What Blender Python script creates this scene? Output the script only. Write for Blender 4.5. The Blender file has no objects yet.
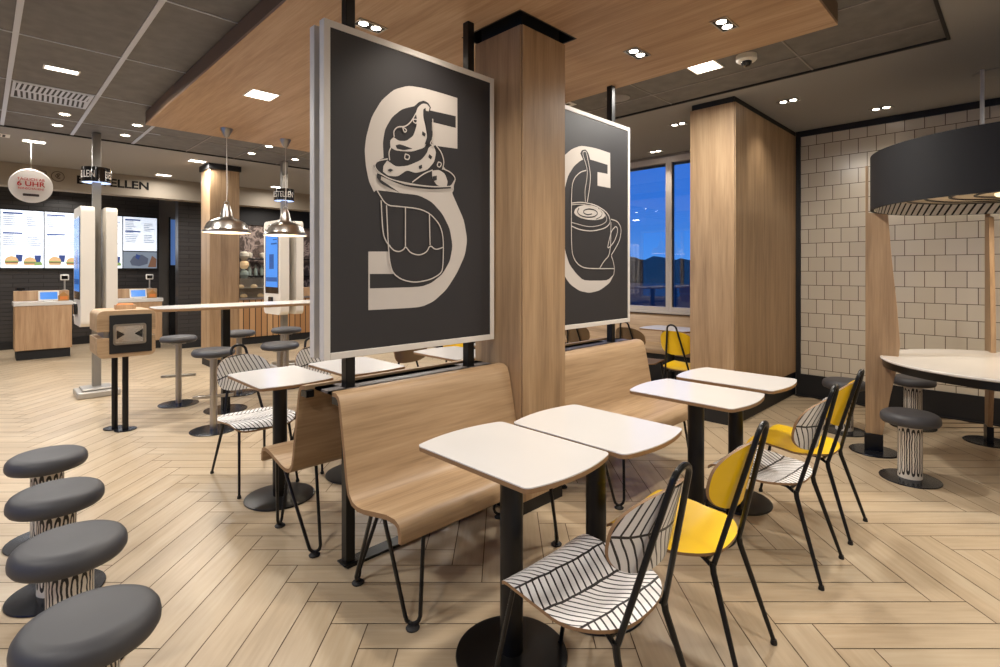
import bpy, bmesh, math, random
from math import sin, cos, pi, sqrt, radians
from mathutils import Vector, Matrix, geometry
random.seed(7)
S2 = sqrt(2)
COL = bpy.context.scene.collection

# ------------------------------------------------------------------ materials
MATS = {}
def nodes(name):
    m = bpy.data.materials.new(name); m.use_nodes = True
    nt = m.node_tree; b = nt.nodes['Principled BSDF']
    MATS[name] = m
    return m, nt, b
def lin(c):
    return tuple(((x/255)/12.92 if x/255 <= .04045 else ((x/255+.055)/1.055)**2.4) for x in c) + (1,)
def plain(name, rgb, rough=.5, metal=0, emit=None, strength=0, coat=0, noise=0):
    m, nt, b = nodes(name)
    b.inputs['Base Color'].default_value = lin(rgb)
    b.inputs['Roughness'].default_value = rough
    b.inputs['Metallic'].default_value = metal
    if coat: b.inputs['Coat Weight'].default_value = coat
    if emit:
        b.inputs['Emission Color'].default_value = lin(emit)
        b.inputs['Emission Strength'].default_value = strength
    if noise:
        tc = nt.nodes.new('ShaderNodeTexCoord'); n = nt.nodes.new('ShaderNodeTexNoise')
        n.inputs['Scale'].default_value = noise; n.inputs['Detail'].default_value = 6
        nt.links.new(tc.outputs['Object'], n.inputs['Vector'])
        r = nt.nodes.new('ShaderNodeMapRange'); r.inputs[3].default_value = rough-.1; r.inputs[4].default_value = rough+.12
        nt.links.new(n.outputs[0], r.inputs[0]); nt.links.new(r.outputs[0], b.inputs['Roughness'])
        x = nt.nodes.new('ShaderNodeMixRGB'); x.blend_type = 'MULTIPLY'; x.inputs[0].default_value = .35
        x.inputs[1].default_value = lin(rgb)
        nt.links.new(n.outputs[0], x.inputs[2]); 
        g = nt.nodes.new('ShaderNodeMixRGB'); g.blend_type = 'MIX'; g.inputs[0].default_value = .5
        g.inputs[2].default_value = lin(rgb); nt.links.new(x.outputs[0], g.inputs[1])
        nt.links.new(g.outputs[0], b.inputs['Base Color'])
    return m
def mth(nt, op, a, b=None, c=None):
    n = nt.nodes.new('ShaderNodeMath'); n.operation = op
    for i, v in enumerate((a, b, c)):
        if v is None: continue
        if isinstance(v, (int, float)): n.inputs[i].default_value = v
        else: nt.links.new(v, n.inputs[i])
    return n.outputs[0]
def ramp(nt, fac, stops):
    r = nt.nodes.new('ShaderNodeValToRGB'); e = r.color_ramp.elements
    while len(e) < len(stops): e.new(.5)
    for i, (p, c) in enumerate(stops): e[i].position = p; e[i].color = lin(c)
    nt.links.new(fac, r.inputs[0]); return r.outputs[0]
def bump(nt, b, h, strength, dist=.01):
    n = nt.nodes.new('ShaderNodeBump'); n.inputs['Strength'].default_value = strength; n.inputs['Distance'].default_value = dist
    nt.links.new(h, n.inputs['Height']); nt.links.new(n.outputs[0], b.inputs['Normal'])
def wood(name, dark, mid, light, axis='z', rough=.45, uv=False, fine=1.0):
    m, nt, b = nodes(name)
    tc = nt.nodes.new('ShaderNodeTexCoord')
    src = tc.outputs['UV'] if uv else tc.outputs['Object']
    k = {'x': 0, 'y': 1, 'z': 2}[axis]
    def sc(long, across, detail, dist=0):
        mp = nt.nodes.new('ShaderNodeMapping'); v = [across]*3; v[k] = long
        mp.inputs['Scale'].default_value = v
        nt.links.new(src, mp.inputs[0])
        n = nt.nodes.new('ShaderNodeTexNoise'); n.inputs['Scale'].default_value = 1
        n.inputs['Detail'].default_value = detail; n.inputs['Distortion'].default_value = dist
        nt.links.new(mp.outputs[0], n.inputs['Vector']); return n.outputs[0]
    a = sc(.9, 14*fine, 5, .6); f = sc(4, 90*fine, 3); s = sc(.35, 3, 2)
    v = mth(nt, 'ADD', mth(nt, 'MULTIPLY', a, .5), mth(nt, 'MULTIPLY', f, .3))
    v = mth(nt, 'ADD', v, mth(nt, 'MULTIPLY', s, .2))
    col = ramp(nt, v, [(.36, dark), (.5, mid), (.64, light)])
    nt.links.new(col, b.inputs['Base Color']); b.inputs['Roughness'].default_value = rough
    bump(nt, b, f, .08, .002)
    return m, nt, b, col, v

wood('oak_x', (146,120,90), (172,144,111), (188,161,128), 'x')
wood('oak_y', (146,120,90), (172,144,111), (188,161,128), 'y')
wood('oak_z', (142,116,88), (168,139,106), (184,156,122), 'z')
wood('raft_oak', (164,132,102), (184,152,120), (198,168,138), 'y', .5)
wood('counter_oak', (160,126,94), (184,150,116), (200,168,134), 'z')
wood('dark_oak', (58,46,36), (84,68,52), (100,82,64), 'x')
plain('ply_edge', (150,116,80), .55, noise=60)
# floor: wood-look planks, a random tone for every plank
m, nt, b, col, v = wood('floor_plank', (172,152,124), (186,166,138), (196,179,152), 'x', .34, uv=True, fine=.5)
g = nt.nodes.new('ShaderNodeNewGeometry')
hs = nt.nodes.new('ShaderNodeHueSaturation')
mr = nt.nodes.new('ShaderNodeMapRange'); mr.inputs[3].default_value = .92; mr.inputs[4].default_value = 1.04
nt.links.new(g.outputs['Random Per Island'], mr.inputs[0]); nt.links.new(mr.outputs[0], hs.inputs['Value'])
nt.links.new(col, hs.inputs['Color']); nt.links.new(hs.outputs[0], b.inputs['Base Color'])
plain('floor_joint', (98,80,62), .8)
plain('gypsum', (152,151,150), .9)
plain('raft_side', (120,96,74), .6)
plain('bulkhead_paint', (150,140,126), .8)
# mineral ceiling tiles
m, nt, b = nodes('mineral_tile')
tc = nt.nodes.new('ShaderNodeTexCoord'); n = nt.nodes.new('ShaderNodeTexNoise'); n.inputs['Scale'].default_value = 9; n.inputs['Detail'].default_value = 8
nt.links.new(tc.outputs['Object'], n.inputs['Vector'])
nt.links.new(ramp(nt, n.outputs[0], [(.3, (108,106,105)), (.7, (122,120,118))]), b.inputs['Base Color']); b.inputs['Roughness'].default_value = .95
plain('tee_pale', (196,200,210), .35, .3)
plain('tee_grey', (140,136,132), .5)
plain('white_laminate', (222,220,218), .22, coat=.2)
plain('black_steel', (24,24,25), .32, .35)
plain('black_matt', (20,19,20), .6)
plain('black_gloss', (14,14,15), .12, coat=.5)
plain('charcoal_vinyl', (66,66,70), .5, noise=5)
plain('sign_board', (44,43,46), .55)
plain('sign_print', (200,194,188), .6)
plain('sign_frame', (222,218,212), .4, .0)
plain('chrome', (215,213,210), .16, 1)
plain('brushed_steel', (176,172,166), .28, 1)
plain('pale_grey_metal', (176,172,166), .4, .5)
plain('grey_metal', (140,136,130), .45, .4)
plain('kiosk_white', (226,220,210), .35)
plain('yellow_lacquer', (240,196,20), .32)
plain('brown_lacquer', (104,82,56), .4)
plain('disc_steel', (44,46,52), .22, .6)
plain('navy_drum', (24,25,30), .7)
plain('drum_disc', (205,190,165), .6)
plain('white_plastic', (230,228,222), .4)
plain('lamp_inside', (250,240,220), .5, emit=(255,226,180), strength=1.5)
plain('lamp_panel', (255,255,255), .5, emit=(255,242,222), strength=9)
plain('lamp_panel_cool', (255,255,255), .5, emit=(255,246,234), strength=8)
plain('bulb', (255,255,255), .5, emit=(255,240,220), strength=22)
plain('screen_white', (240,246,255), .3, emit=(222,236,255), strength=.85)
plain('screen_blue', (60,120,200), .2, emit=(60,124,205), strength=.75)
plain('screen_deep', (30,60,110), .2, emit=(40,90,160), strength=.7)
plain('screen_photo', (120,130,140), .3, emit=(110,122,140), strength=.8)
plain('ring_glow', (220,230,255), .4, emit=(170,200,255), strength=1.6)
plain('cold_panel', (120,160,220), .4, emit=(90,130,200), strength=.45)
for n_, c_ in (('ink_blue', (44,72,140)), ('ink_grey', (84,92,112)), ('ink_black', (40,40,46)), ('food_bun', (206,172,128)), ('food_green', (130,160,96)), ('food_dark', (120,88,70)), ('cup_blue', (50,70,130)), ('food_pink', (214,130,146))):
    plain(n_, c_, .5, emit=c_, strength=.45)
plain('red_ink', (196,36,34), .6)
plain('brown_ink', (60,44,40), .6)
plain('disc_white', (232,226,218), .6)
plain('paper_bag', (176,130,76), .8)
plain('orange_plastic', (220,130,60), .5)
plain('bottle_glass', (150,160,150), .1)
plain('cream_pot', (220,210,190), .4)
plain('window_frame', (190,182,174), .45)
plain('asphalt', (26,26,28), .9)
plain('tree_dark', (20,30,28), .95)
plain('stone_sill', (120,112,108), .4)
def thin_glass(name, tint):
    m, nt, b = nodes(name); o = nt.nodes['Material Output']
    tr = nt.nodes.new('ShaderNodeBsdfTransparent'); tr.inputs[0].default_value = tint
    gl = nt.nodes.new('ShaderNodeBsdfGlossy'); gl.inputs['Roughness'].default_value = .0
    fr = nt.nodes.new('ShaderNodeFresnel'); fr.inputs[0].default_value = 1.5
    mx = nt.nodes.new('ShaderNodeMixShader'); k = mth(nt, 'MINIMUM', mth(nt, 'MULTIPLY', fr.outputs[0], 1.8), 1)
    nt.links.new(k, mx.inputs[0]); nt.links.new(tr.outputs[0], mx.inputs[1]); nt.links.new(gl.outputs[0], mx.inputs[2])
    nt.links.new(mx.outputs[0], o.inputs[0])
thin_glass('glass_pane', (.96, .97, 1, 1)); thin_glass('case_glass', (.97, .98, .98, 1))

def tiles(name, c1, c2, mortar, w, h, msize, rough, along='y', off=.5, bumpy=.4):
    m, nt, b = nodes(name)
    tc = nt.nodes.new('ShaderNodeTexCoord'); sp = nt.nodes.new('ShaderNodeSeparateXYZ'); cb = nt.nodes.new('ShaderNodeCombineXYZ')
    nt.links.new(tc.outputs['Object'], sp.inputs[0]); nt.links.new(sp.outputs[1 if along == 'y' else 0], cb.inputs[0]); nt.links.new(sp.outputs[2], cb.inputs[1])
    br = nt.nodes.new('ShaderNodeTexBrick'); nt.links.new(cb.outputs[0], br.inputs['Vector'])
    br.offset = off; br.inputs['Scale'].default_value = 1; br.inputs['Brick Width'].default_value = w; br.inputs['Row Height'].default_value = h
    br.inputs['Mortar Size'].default_value = msize; br.inputs['Mortar Smooth'].default_value = .1
    br.inputs['Color1'].default_value = lin(c1); br.inputs['Color2'].default_value = lin(c2); br.inputs['Mortar'].default_value = lin(mortar)
    nt.links.new(br.outputs[0], b.inputs['Base Color']); b.inputs['Roughness'].default_value = rough
    inv = mth(nt, 'SUBTRACT', 1, br.outputs[1])
    n = nt.nodes.new('ShaderNodeTexNoise'); n.inputs['Scale'].default_value = 14; nt.links.new(tc.outputs['Object'], n.inputs['Vector'])
    bump(nt, b, mth(nt, 'ADD', inv, mth(nt, 'MULTIPLY', n.outputs[0], .25)), bumpy, .004)
    return m
tiles('cream_tiles', (212,203,186), (204,194,176), (92,76,60), .158, .1575, .0032, .22)
tiles('dark_tiles', (62,60,60), (54,52,53), (34,33,34), .42, .075, .006, .3, 'x', bumpy=.8)
# slatted counter front
m, nt, b = nodes('slatted_oak')
tc = nt.nodes.new('ShaderNodeTexCoord'); sp = nt.nodes.new('ShaderNodeSeparateXYZ'); nt.links.new(tc.outputs['Object'], sp.inputs[0])
f = mth(nt, 'FRACT', mth(nt, 'MULTIPLY', sp.outputs[0], 9.0)); gr = mth(nt, 'GREATER_THAN', f, .16)
wn = nt.nodes.new('ShaderNodeTexWhiteNoise'); wn.noise_dimensions = '1D'; nt.links.new(mth(nt, 'FLOOR', mth(nt, 'MULTIPLY', sp.outputs[0], 9.0)), wn.inputs['W'])
cl = ramp(nt, wn.outputs[0], [(0, (168,122,78)), (.5, (192,146,100)), (1, (212,170,124))])
mx = nt.nodes.new('ShaderNodeMixRGB'); nt.links.new(gr, mx.inputs[0]); mx.inputs[1].default_value = lin((70,48,30)); nt.links.new(cl, mx.inputs[2])
nt.links.new(mx.outputs[0], b.inputs['Base Color']); b.inputs['Roughness'].default_value = .5
# printed laminate: white with black leaf ribs; UV in metres (u across, v along)
def ribs(name, white, bands, pitch, slant, thick=.0048, rib=.0036):
    m, nt, b = nodes(name)
    tc = nt.nodes.new('ShaderNodeTexCoord'); sp = nt.nodes.new('ShaderNodeSeparateXYZ'); nt.links.new(tc.outputs['UV'], sp.inputs[0])
    u, v = sp.outputs[0], sp.outputs[1]
    n = nt.nodes.new('ShaderNodeTexNoise'); n.inputs['Scale'].default_value = 9; n.inputs['Detail'].default_value = 1
    nt.links.new(tc.outputs['UV'], n.inputs['Vector'])
    w = mth(nt, 'MULTIPLY', mth(nt, 'SUBTRACT', n.outputs[0], .5), .02)
    vv = mth(nt, 'ADD', mth(nt, 'ADD', v, w), mth(nt, 'MULTIPLY', u, .08))
    k = mth(nt, 'DIVIDE', vv, bands)
    fl = mth(nt, 'FLOOR', k); fr = mth(nt, 'FRACT', k)
    par = mth(nt, 'SUBTRACT', mth(nt, 'MULTIPLY', mth(nt, 'PINGPONG', fl, 1), 2), 1)
    dl = mth(nt, 'MULTIPLY', mth(nt, 'MINIMUM', fr, mth(nt, 'SUBTRACT', 1, fr)), bands)
    line = mth(nt, 'LESS_THAN', dl, thick)
    uu = mth(nt, 'ADD', mth(nt, 'ADD', u, w), mth(nt, 'MULTIPLY', mth(nt, 'MULTIPLY', par, mth(nt, 'MULTIPLY', fr, bands)), slant))
    fu = mth(nt, 'FRACT', mth(nt, 'DIVIDE', uu, pitch))
    r2 = mth(nt, 'LESS_THAN', fu, rib*2/pitch)
    mk = mth(nt, 'MAXIMUM', line, r2)
    mx = nt.nodes.new('ShaderNodeMixRGB'); nt.links.new(mk, mx.inputs[0])
    mx.inputs[1].default_value = lin(white); mx.inputs[2].default_value = lin((34,32,32))
    nt.links.new(mx.outputs[0], b.inputs['Base Color']); b.inputs['Roughness'].default_value = .35
ribs('leaf_seat', (238,236,234), .118, .027, .6, .0045, .0034)
ribs('leaf_back', (226,224,220), .125, .027, .42, .0042, .0032)
# stool column print: UV u 0..1 around, v 0..1 up
m, nt, b = nodes('loop_print')
tc = nt.nodes.new('ShaderNodeTexCoord'); sp = nt.nodes.new('ShaderNodeSeparateXYZ'); nt.links.new(tc.outputs['UV'], sp.inputs[0])
n = nt.nodes.new('ShaderNodeTexNoise'); n.inputs['Scale'].default_value = 7; nt.links.new(tc.outputs['UV'], n.inputs['Vector'])
uw = mth(nt, 'ADD', sp.outputs[0], mth(nt, 'MULTIPLY', mth(nt, 'SUBTRACT', n.outputs[0], .5), .03))
ku = mth(nt, 'MULTIPLY', uw, 15.0); ci = mth(nt, 'FLOOR', ku)
wn = nt.nodes.new('ShaderNodeTexWhiteNoise'); wn.noise_dimensions = '1D'; nt.links.new(ci, wn.inputs['W'])
x = mth(nt, 'ABSOLUTE', mth(nt, 'DIVIDE', mth(nt, 'SUBTRACT', mth(nt, 'FRACT', ku), .5), .36))
y = mth(nt, 'ABSOLUTE', mth(nt, 'DIVIDE', mth(nt, 'SUBTRACT', sp.outputs[1], mth(nt, 'ADD', .47, mth(nt, 'MULTIPLY', wn.outputs[0], .05))), .42))
rr = mth(nt, 'ADD', mth(nt, 'POWER', x, 2), mth(nt, 'POWER', y, 12))
ring = mth(nt, 'MULTIPLY', mth(nt, 'LESS_THAN', rr, 1.25), mth(nt, 'GREATER_THAN', rr, mth(nt, 'SUBTRACT', .42, mth(nt, 'MULTIPLY', wn.outputs[0], .3))))
mx = nt.nodes.new('ShaderNodeMixRGB'); nt.links.new(ring, mx.inputs[0]); mx.inputs[1].default_value = lin((226,220,210)); mx.inputs[2].default_value = lin((36,34,34))
nt.links.new(mx.outputs[0], b.inputs['Base Color']); b.inputs['Roughness'].default_value = .4
# drum lining: white and black slanted stripes, UV in metres around / up
m, nt, b = nodes('stripe_lining')
tc = nt.nodes.new('ShaderNodeTexCoord'); sp = nt.nodes.new('ShaderNodeSeparateXYZ'); nt.links.new(tc.outputs['UV'], sp.inputs[0])
f = mth(nt, 'FRACT', mth(nt, 'DIVIDE', mth(nt, 'ADD', sp.outputs[0], mth(nt, 'MULTIPLY', sp.outputs[1], .6)), .055))
mx = nt.nodes.new('ShaderNodeMixRGB'); nt.links.new(mth(nt, 'LESS_THAN', f, .30), mx.inputs[0]); mx.inputs[1].default_value = lin((236,230,222)); mx.inputs[2].default_value = lin((30,28,28))
nt.links.new(mx.outputs[0], b.inputs['Base Color'])
# back wall picture of the cafe counter: mottled brown coffee print
m, nt, b = nodes('coffee_mural')
tc = nt.nodes.new('ShaderNodeTexCoord'); vo = nt.nodes.new('ShaderNodeTexVoronoi'); vo.inputs['Scale'].default_value = 2.6; nt.links.new(tc.outputs['Object'], vo.inputs['Vector'])
n = nt.nodes.new('ShaderNodeTexNoise'); n.inputs['Scale'].default_value = 5; n.inputs['Distortion'].default_value = 1.4; nt.links.new(tc.outputs['Object'], n.inputs['Vector'])
nt.links.new(ramp(nt, mth(nt, 'ADD', mth(nt, 'MULTIPLY', vo.outputs[0], .5), mth(nt, 'MULTIPLY', n.outputs[0], .6)), [(.3, (48,38,36)), (.46, (84,70,64)), (.52, (176,156,146)), (.6, (70,56,50)), (.8, (140,118,104))]), b.inputs['Base Color'])

# ------------------------------------------------------------------ mesh builder
class MB:
    def __init__(s): s.v = []; s.f = []; s.mi = []; s.uv = {}; s.sm = []
    def add(s, vs, fs, mi=0, smooth=True, uvs=None):
        o = len(s.v); s.v += [tuple(p) for p in vs]
        for k, f in enumerate(fs):
            s.f.append(tuple(i+o for i in f)); s.mi.append(mi); s.sm.append(smooth)
            if uvs: s.uv[len(s.f)-1] = uvs[k]
        return s
    def box(s, x0, x1, y0, y1, z0, z1, mi=0):
        vs = [(x, y, z) for x in (x0, x1) for y in (y0, y1) for z in (z0, z1)]
        fs = [(0,1,3,2), (4,6,7,5), (0,4,5,1), (2,3,7,6), (0,2,6,4), (1,5,7,3)]
        return s.add(vs, fs, mi, False)
    def tube(s, pts, r, n=10, mi=0, closed=False, caps=True):
        P = [Vector(p) for p in pts]; N = len(P); rs = r if isinstance(r, (list, tuple)) else [r]*N
        T = []
        for i in range(N):
            a = P[(i-1) % N] if (closed or i > 0) else P[i]; c = P[(i+1) % N] if (closed or i < N-1) else P[i]
            T.append((c-a).normalized())
        up = Vector((0, 0, 1)) if abs(T[0].z) < .9 else Vector((1, 0, 0))
        nrm = (up - T[0]*up.dot(T[0])).normalized(); vs = []
        for i in range(N):
            nrm = (nrm - T[i]*nrm.dot(T[i])).normalized(); bi = T[i].cross(nrm)
            for k in range(n):
                a = 2*pi*k/n; vs.append(P[i] + (nrm*cos(a)+bi*sin(a))*rs[i])
        fs = []
        for i in range(N if closed else N-1):
            j = (i+1) % N
            for k in range(n):
                k2 = (k+1) % n; fs.append((i*n+k, i*n+k2, j*n+k2, j*n+k))
        if caps and not closed: fs += [tuple(range(n))[::-1], tuple((N-1)*n+k for k in range(n))]
        return s.add(vs, fs, mi)
    def lathe(s, prof, cx=0, cy=0, n=40, mi=0, caps=True, uvm=None):
        vs = []
        for r, z in prof:
            for k in range(n): a = 2*pi*k/n; vs.append((cx+r*cos(a), cy+r*sin(a), z))
        fs = []; uvs = []
        for i in range(len(prof)-1):
            for k in range(n):
                k2 = (k+1) % n; fs.append((i*n+k, i*n+k2, (i+1)*n+k2, (i+1)*n+k))
                if uvm:
                    a, b_ = k/n, (k+1)/n; z0, z1 = prof[i][1], prof[i+1][1]
                    U, V = uvm; uvs.append([(a*U, V(z0)), (b_*U, V(z0)), (b_*U, V(z1)), (a*U, V(z1))])
        if caps:
            fs += [tuple(range(n))[::-1], tuple((len(prof)-1)*n+k for k in range(n))]
            if uvm: uvs += [[(0, 0)]*n, [(0, 0)]*n]
        return s.add(vs, fs, mi, True, uvs or None)
    def prism(s, poly, z0, z1, mi=0, fn=None):
        # poly in 2-D, fn(a,b,h) -> xyz
        fn = fn or (lambda a, b, h: (a, b, h)); n = len(poly)
        vs = [fn(a, b, z0) for a, b in poly] + [fn(a, b, z1) for a, b in poly]
        tri = geometry.tessellate_polygon([[Vector((a, b, 0)) for a, b in poly]])
        fs = [tuple(t) for t in tri] + [tuple(i+n for i in t)[::-1] for t in tri]
        fs += [(i, (i+1) % n, (i+1) % n+n, i+n) for i in range(n)]
        return s.add(vs, fs, mi, False)
    def flat(s, poly, fn, mi=0):
        tri = geometry.tessellate_polygon([[Vector((a, b, 0)) for a, b in poly]])
        return s.add([fn(a, b) for a, b in poly], [tuple(t) for t in tri], mi, False)
    def sheet(s, outline, hfn, th, rings=8, n=64, mt=0, me=1, mb=None, place=None):
        # polar sheet: outline(t)->(x,y); hfn(x,y)->z of the top; thickness th downwards; UV = (x,y)
        place = place or (lambda x, y, z: (x, y, z)); mb = mt if mb is None else mb
        top = []; bot = []; P2 = [(0, 0)]
        for i in range(1, rings+1):
            q = i/rings
            for k in range(n):
                x, y = outline(2*pi*k/n); P2.append((x*q, y*q))
        top = [place(x, y, hfn(x, y)) for x, y in P2]; bot = [place(x, y, hfn(x, y)-th) for x, y in P2]
        N = len(P2); fs = []; uvs = []
        for k in range(n): fs.append((0, 1+k, 1+(k+1) % n))
        for i in range(rings-1):
            for k in range(n):
                a = 1+i*n+k; b_ = 1+i*n+(k+1) % n; fs.append((a, a+n, b_+n, b_))
        uvs = [[P2[i] for i in f] for f in fs]
        s.add(top+bot, fs, mt, True, uvs); o = len(s.v)-2*N
        for f, u in zip(fs, uvs):
            s.f.append(tuple(i+o+N for i in f)[::-1]); s.mi.append(mb); s.sm.append(True); s.uv[len(s.f)-1] = u[::-1]
        e = 1+(rings-1)*n
        for k in range(n):
            a = e+k; b_ = e+(k+1) % n; s.f.append((o+a, o+a+N, o+b_+N, o+b_)); s.mi.append(me); s.sm.append(True)
        return s
    def sweep(s, prof, x0, x1, mi=0, nx=1, me=None):
        # closed profile (y,z) swept along x
        n = len(prof); vs = []
        for i in range(nx+1):
            x = x0+(x1-x0)*i/nx
            vs += [(x, y, z) for y, z in prof]
        fs = [(i*n+k, i*n+(k+1) % n, (i+1)*n+(k+1) % n, (i+1)*n+k) for i in range(nx) for k in range(n)]
        s.add(vs, fs, mi, True)
        tri = geometry.tessellate_polygon([[Vector((a, b, 0)) for a, b in prof]])
        o = len(s.v)-len(vs)
        for t in tri:
            for q in (0, nx*n):
                s.f.append(tuple(i+o+q for i in t)); s.mi.append(mi if me is None else me); s.sm.append(False)
        return s
    def build(s, name, mats, parent=None, bevel=0, seg=2, angle=35):
        me = bpy.data.meshes.new(name); me.from_pydata(s.v, [], s.f)
        for mm in (mats if isinstance(mats, (list, tuple)) else [mats]): me.materials.append(MATS[mm])
        me.polygons.foreach_set('material_index', s.mi); me.polygons.foreach_set('use_smooth', s.sm)
        if s.uv:
            L = me.uv_layers.new(name='UVMap').data
            for fi, u in s.uv.items():
                p = me.polygons[fi]
                for j, li in enumerate(p.loop_indices): L[li].uv = u[j]
        bm = bmesh.new(); bm.from_mesh(me); bmesh.ops.recalc_face_normals(bm, faces=bm.faces)
        bm.to_mesh(me); bm.free()
        me.update(); me.set_sharp_from_angle(angle=radians(angle))
        o = bpy.data.objects.new(name, me); COL.objects.link(o)
        if parent: o.parent = parent
        if bevel:
            b = o.modifiers.new('bevel', 'BEVEL'); b.width = bevel; b.segments = seg; b.limit_method = 'ANGLE'; b.angle_limit = radians(40)
            b.harden_normals = False
        return o
def tag(o, label, cat, group=None):
    o['label'] = label; o['category'] = cat
    if group: o['group'] = group
    return o
def thing(name, label, cat, loc=(0, 0, 0), rz=0, group=None):
    o = bpy.data.objects.new(name, None); COL.objects.link(o); o.empty_display_size = .1
    o.location = loc; o.rotation_euler = (0, 0, rz)
    return tag(o, label, cat, group)
def struct(o, label=None):
    o['kind'] = 'structure'
    if label: o['label'] = label
    return o
def dup(root, loc, rz, label, group=None):
    def cp(o, par):
        c = o.copy(); COL.objects.link(c); c.parent = par
        for ch in list(o.children): cp(ch, c)
        return c
    r = cp(root, None); r.location = loc; r.rotation_euler = (0, 0, rz); r['label'] = label
    if group: r['group'] = group
    return r
def text_mesh(txt, size, name, mat, parent, M, depth=.002, bold=0, fn=None, sx=1):
    cu = bpy.data.curves.new('letters', 'FONT'); cu.body = txt; cu.size = size; cu.extrude = depth; cu.offset = bold
    cu.align_x = 'CENTER'; cu.align_y = 'CENTER'
    t = bpy.data.objects.new('letters', cu); COL.objects.link(t)
    dg = bpy.context.evaluated_depsgraph_get(); dg.update()
    me = bpy.data.meshes.new_from_object(t.evaluated_get(dg)); me.name = name
    bpy.data.objects.remove(t); bpy.data.curves.remove(cu)
    for v in me.vertices:
        c = Vector((v.co.x*sx, v.co.y, v.co.z)); v.co = fn(c) if fn else M @ c
    me.materials.clear(); me.materials.append(MATS[mat])
    o = bpy.data.objects.new(name, me); COL.objects.link(o)
    if parent: o.parent = parent
    return o
def arc(cx, cy, r, a0, a1, n):
    return [(cx+r*cos(a0+(a1-a0)*i/n), cy+r*sin(a0+(a1-a0)*i/n)) for i in range(n+1)]
def superel(w, d, e):
    def f(t):
        c, s_ = cos(t), sin(t)
        return (w*abs(c)**(2/e)*(1 if c >= 0 else -1), d*abs(s_)**(2/e)*(1 if s_ >= 0 else -1))
    return f
def rrect(x0, x1, y0, y1, r, n=6):
    return arc(x1-r, y1-r, r, 0, pi/2, n)+arc(x0+r, y1-r, r, pi/2, pi, n)+arc(x0+r, y0+r, r, pi, 1.5*pi, n)+arc(x1-r, y0+r, r, 1.5*pi, 2*pi, n)

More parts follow.
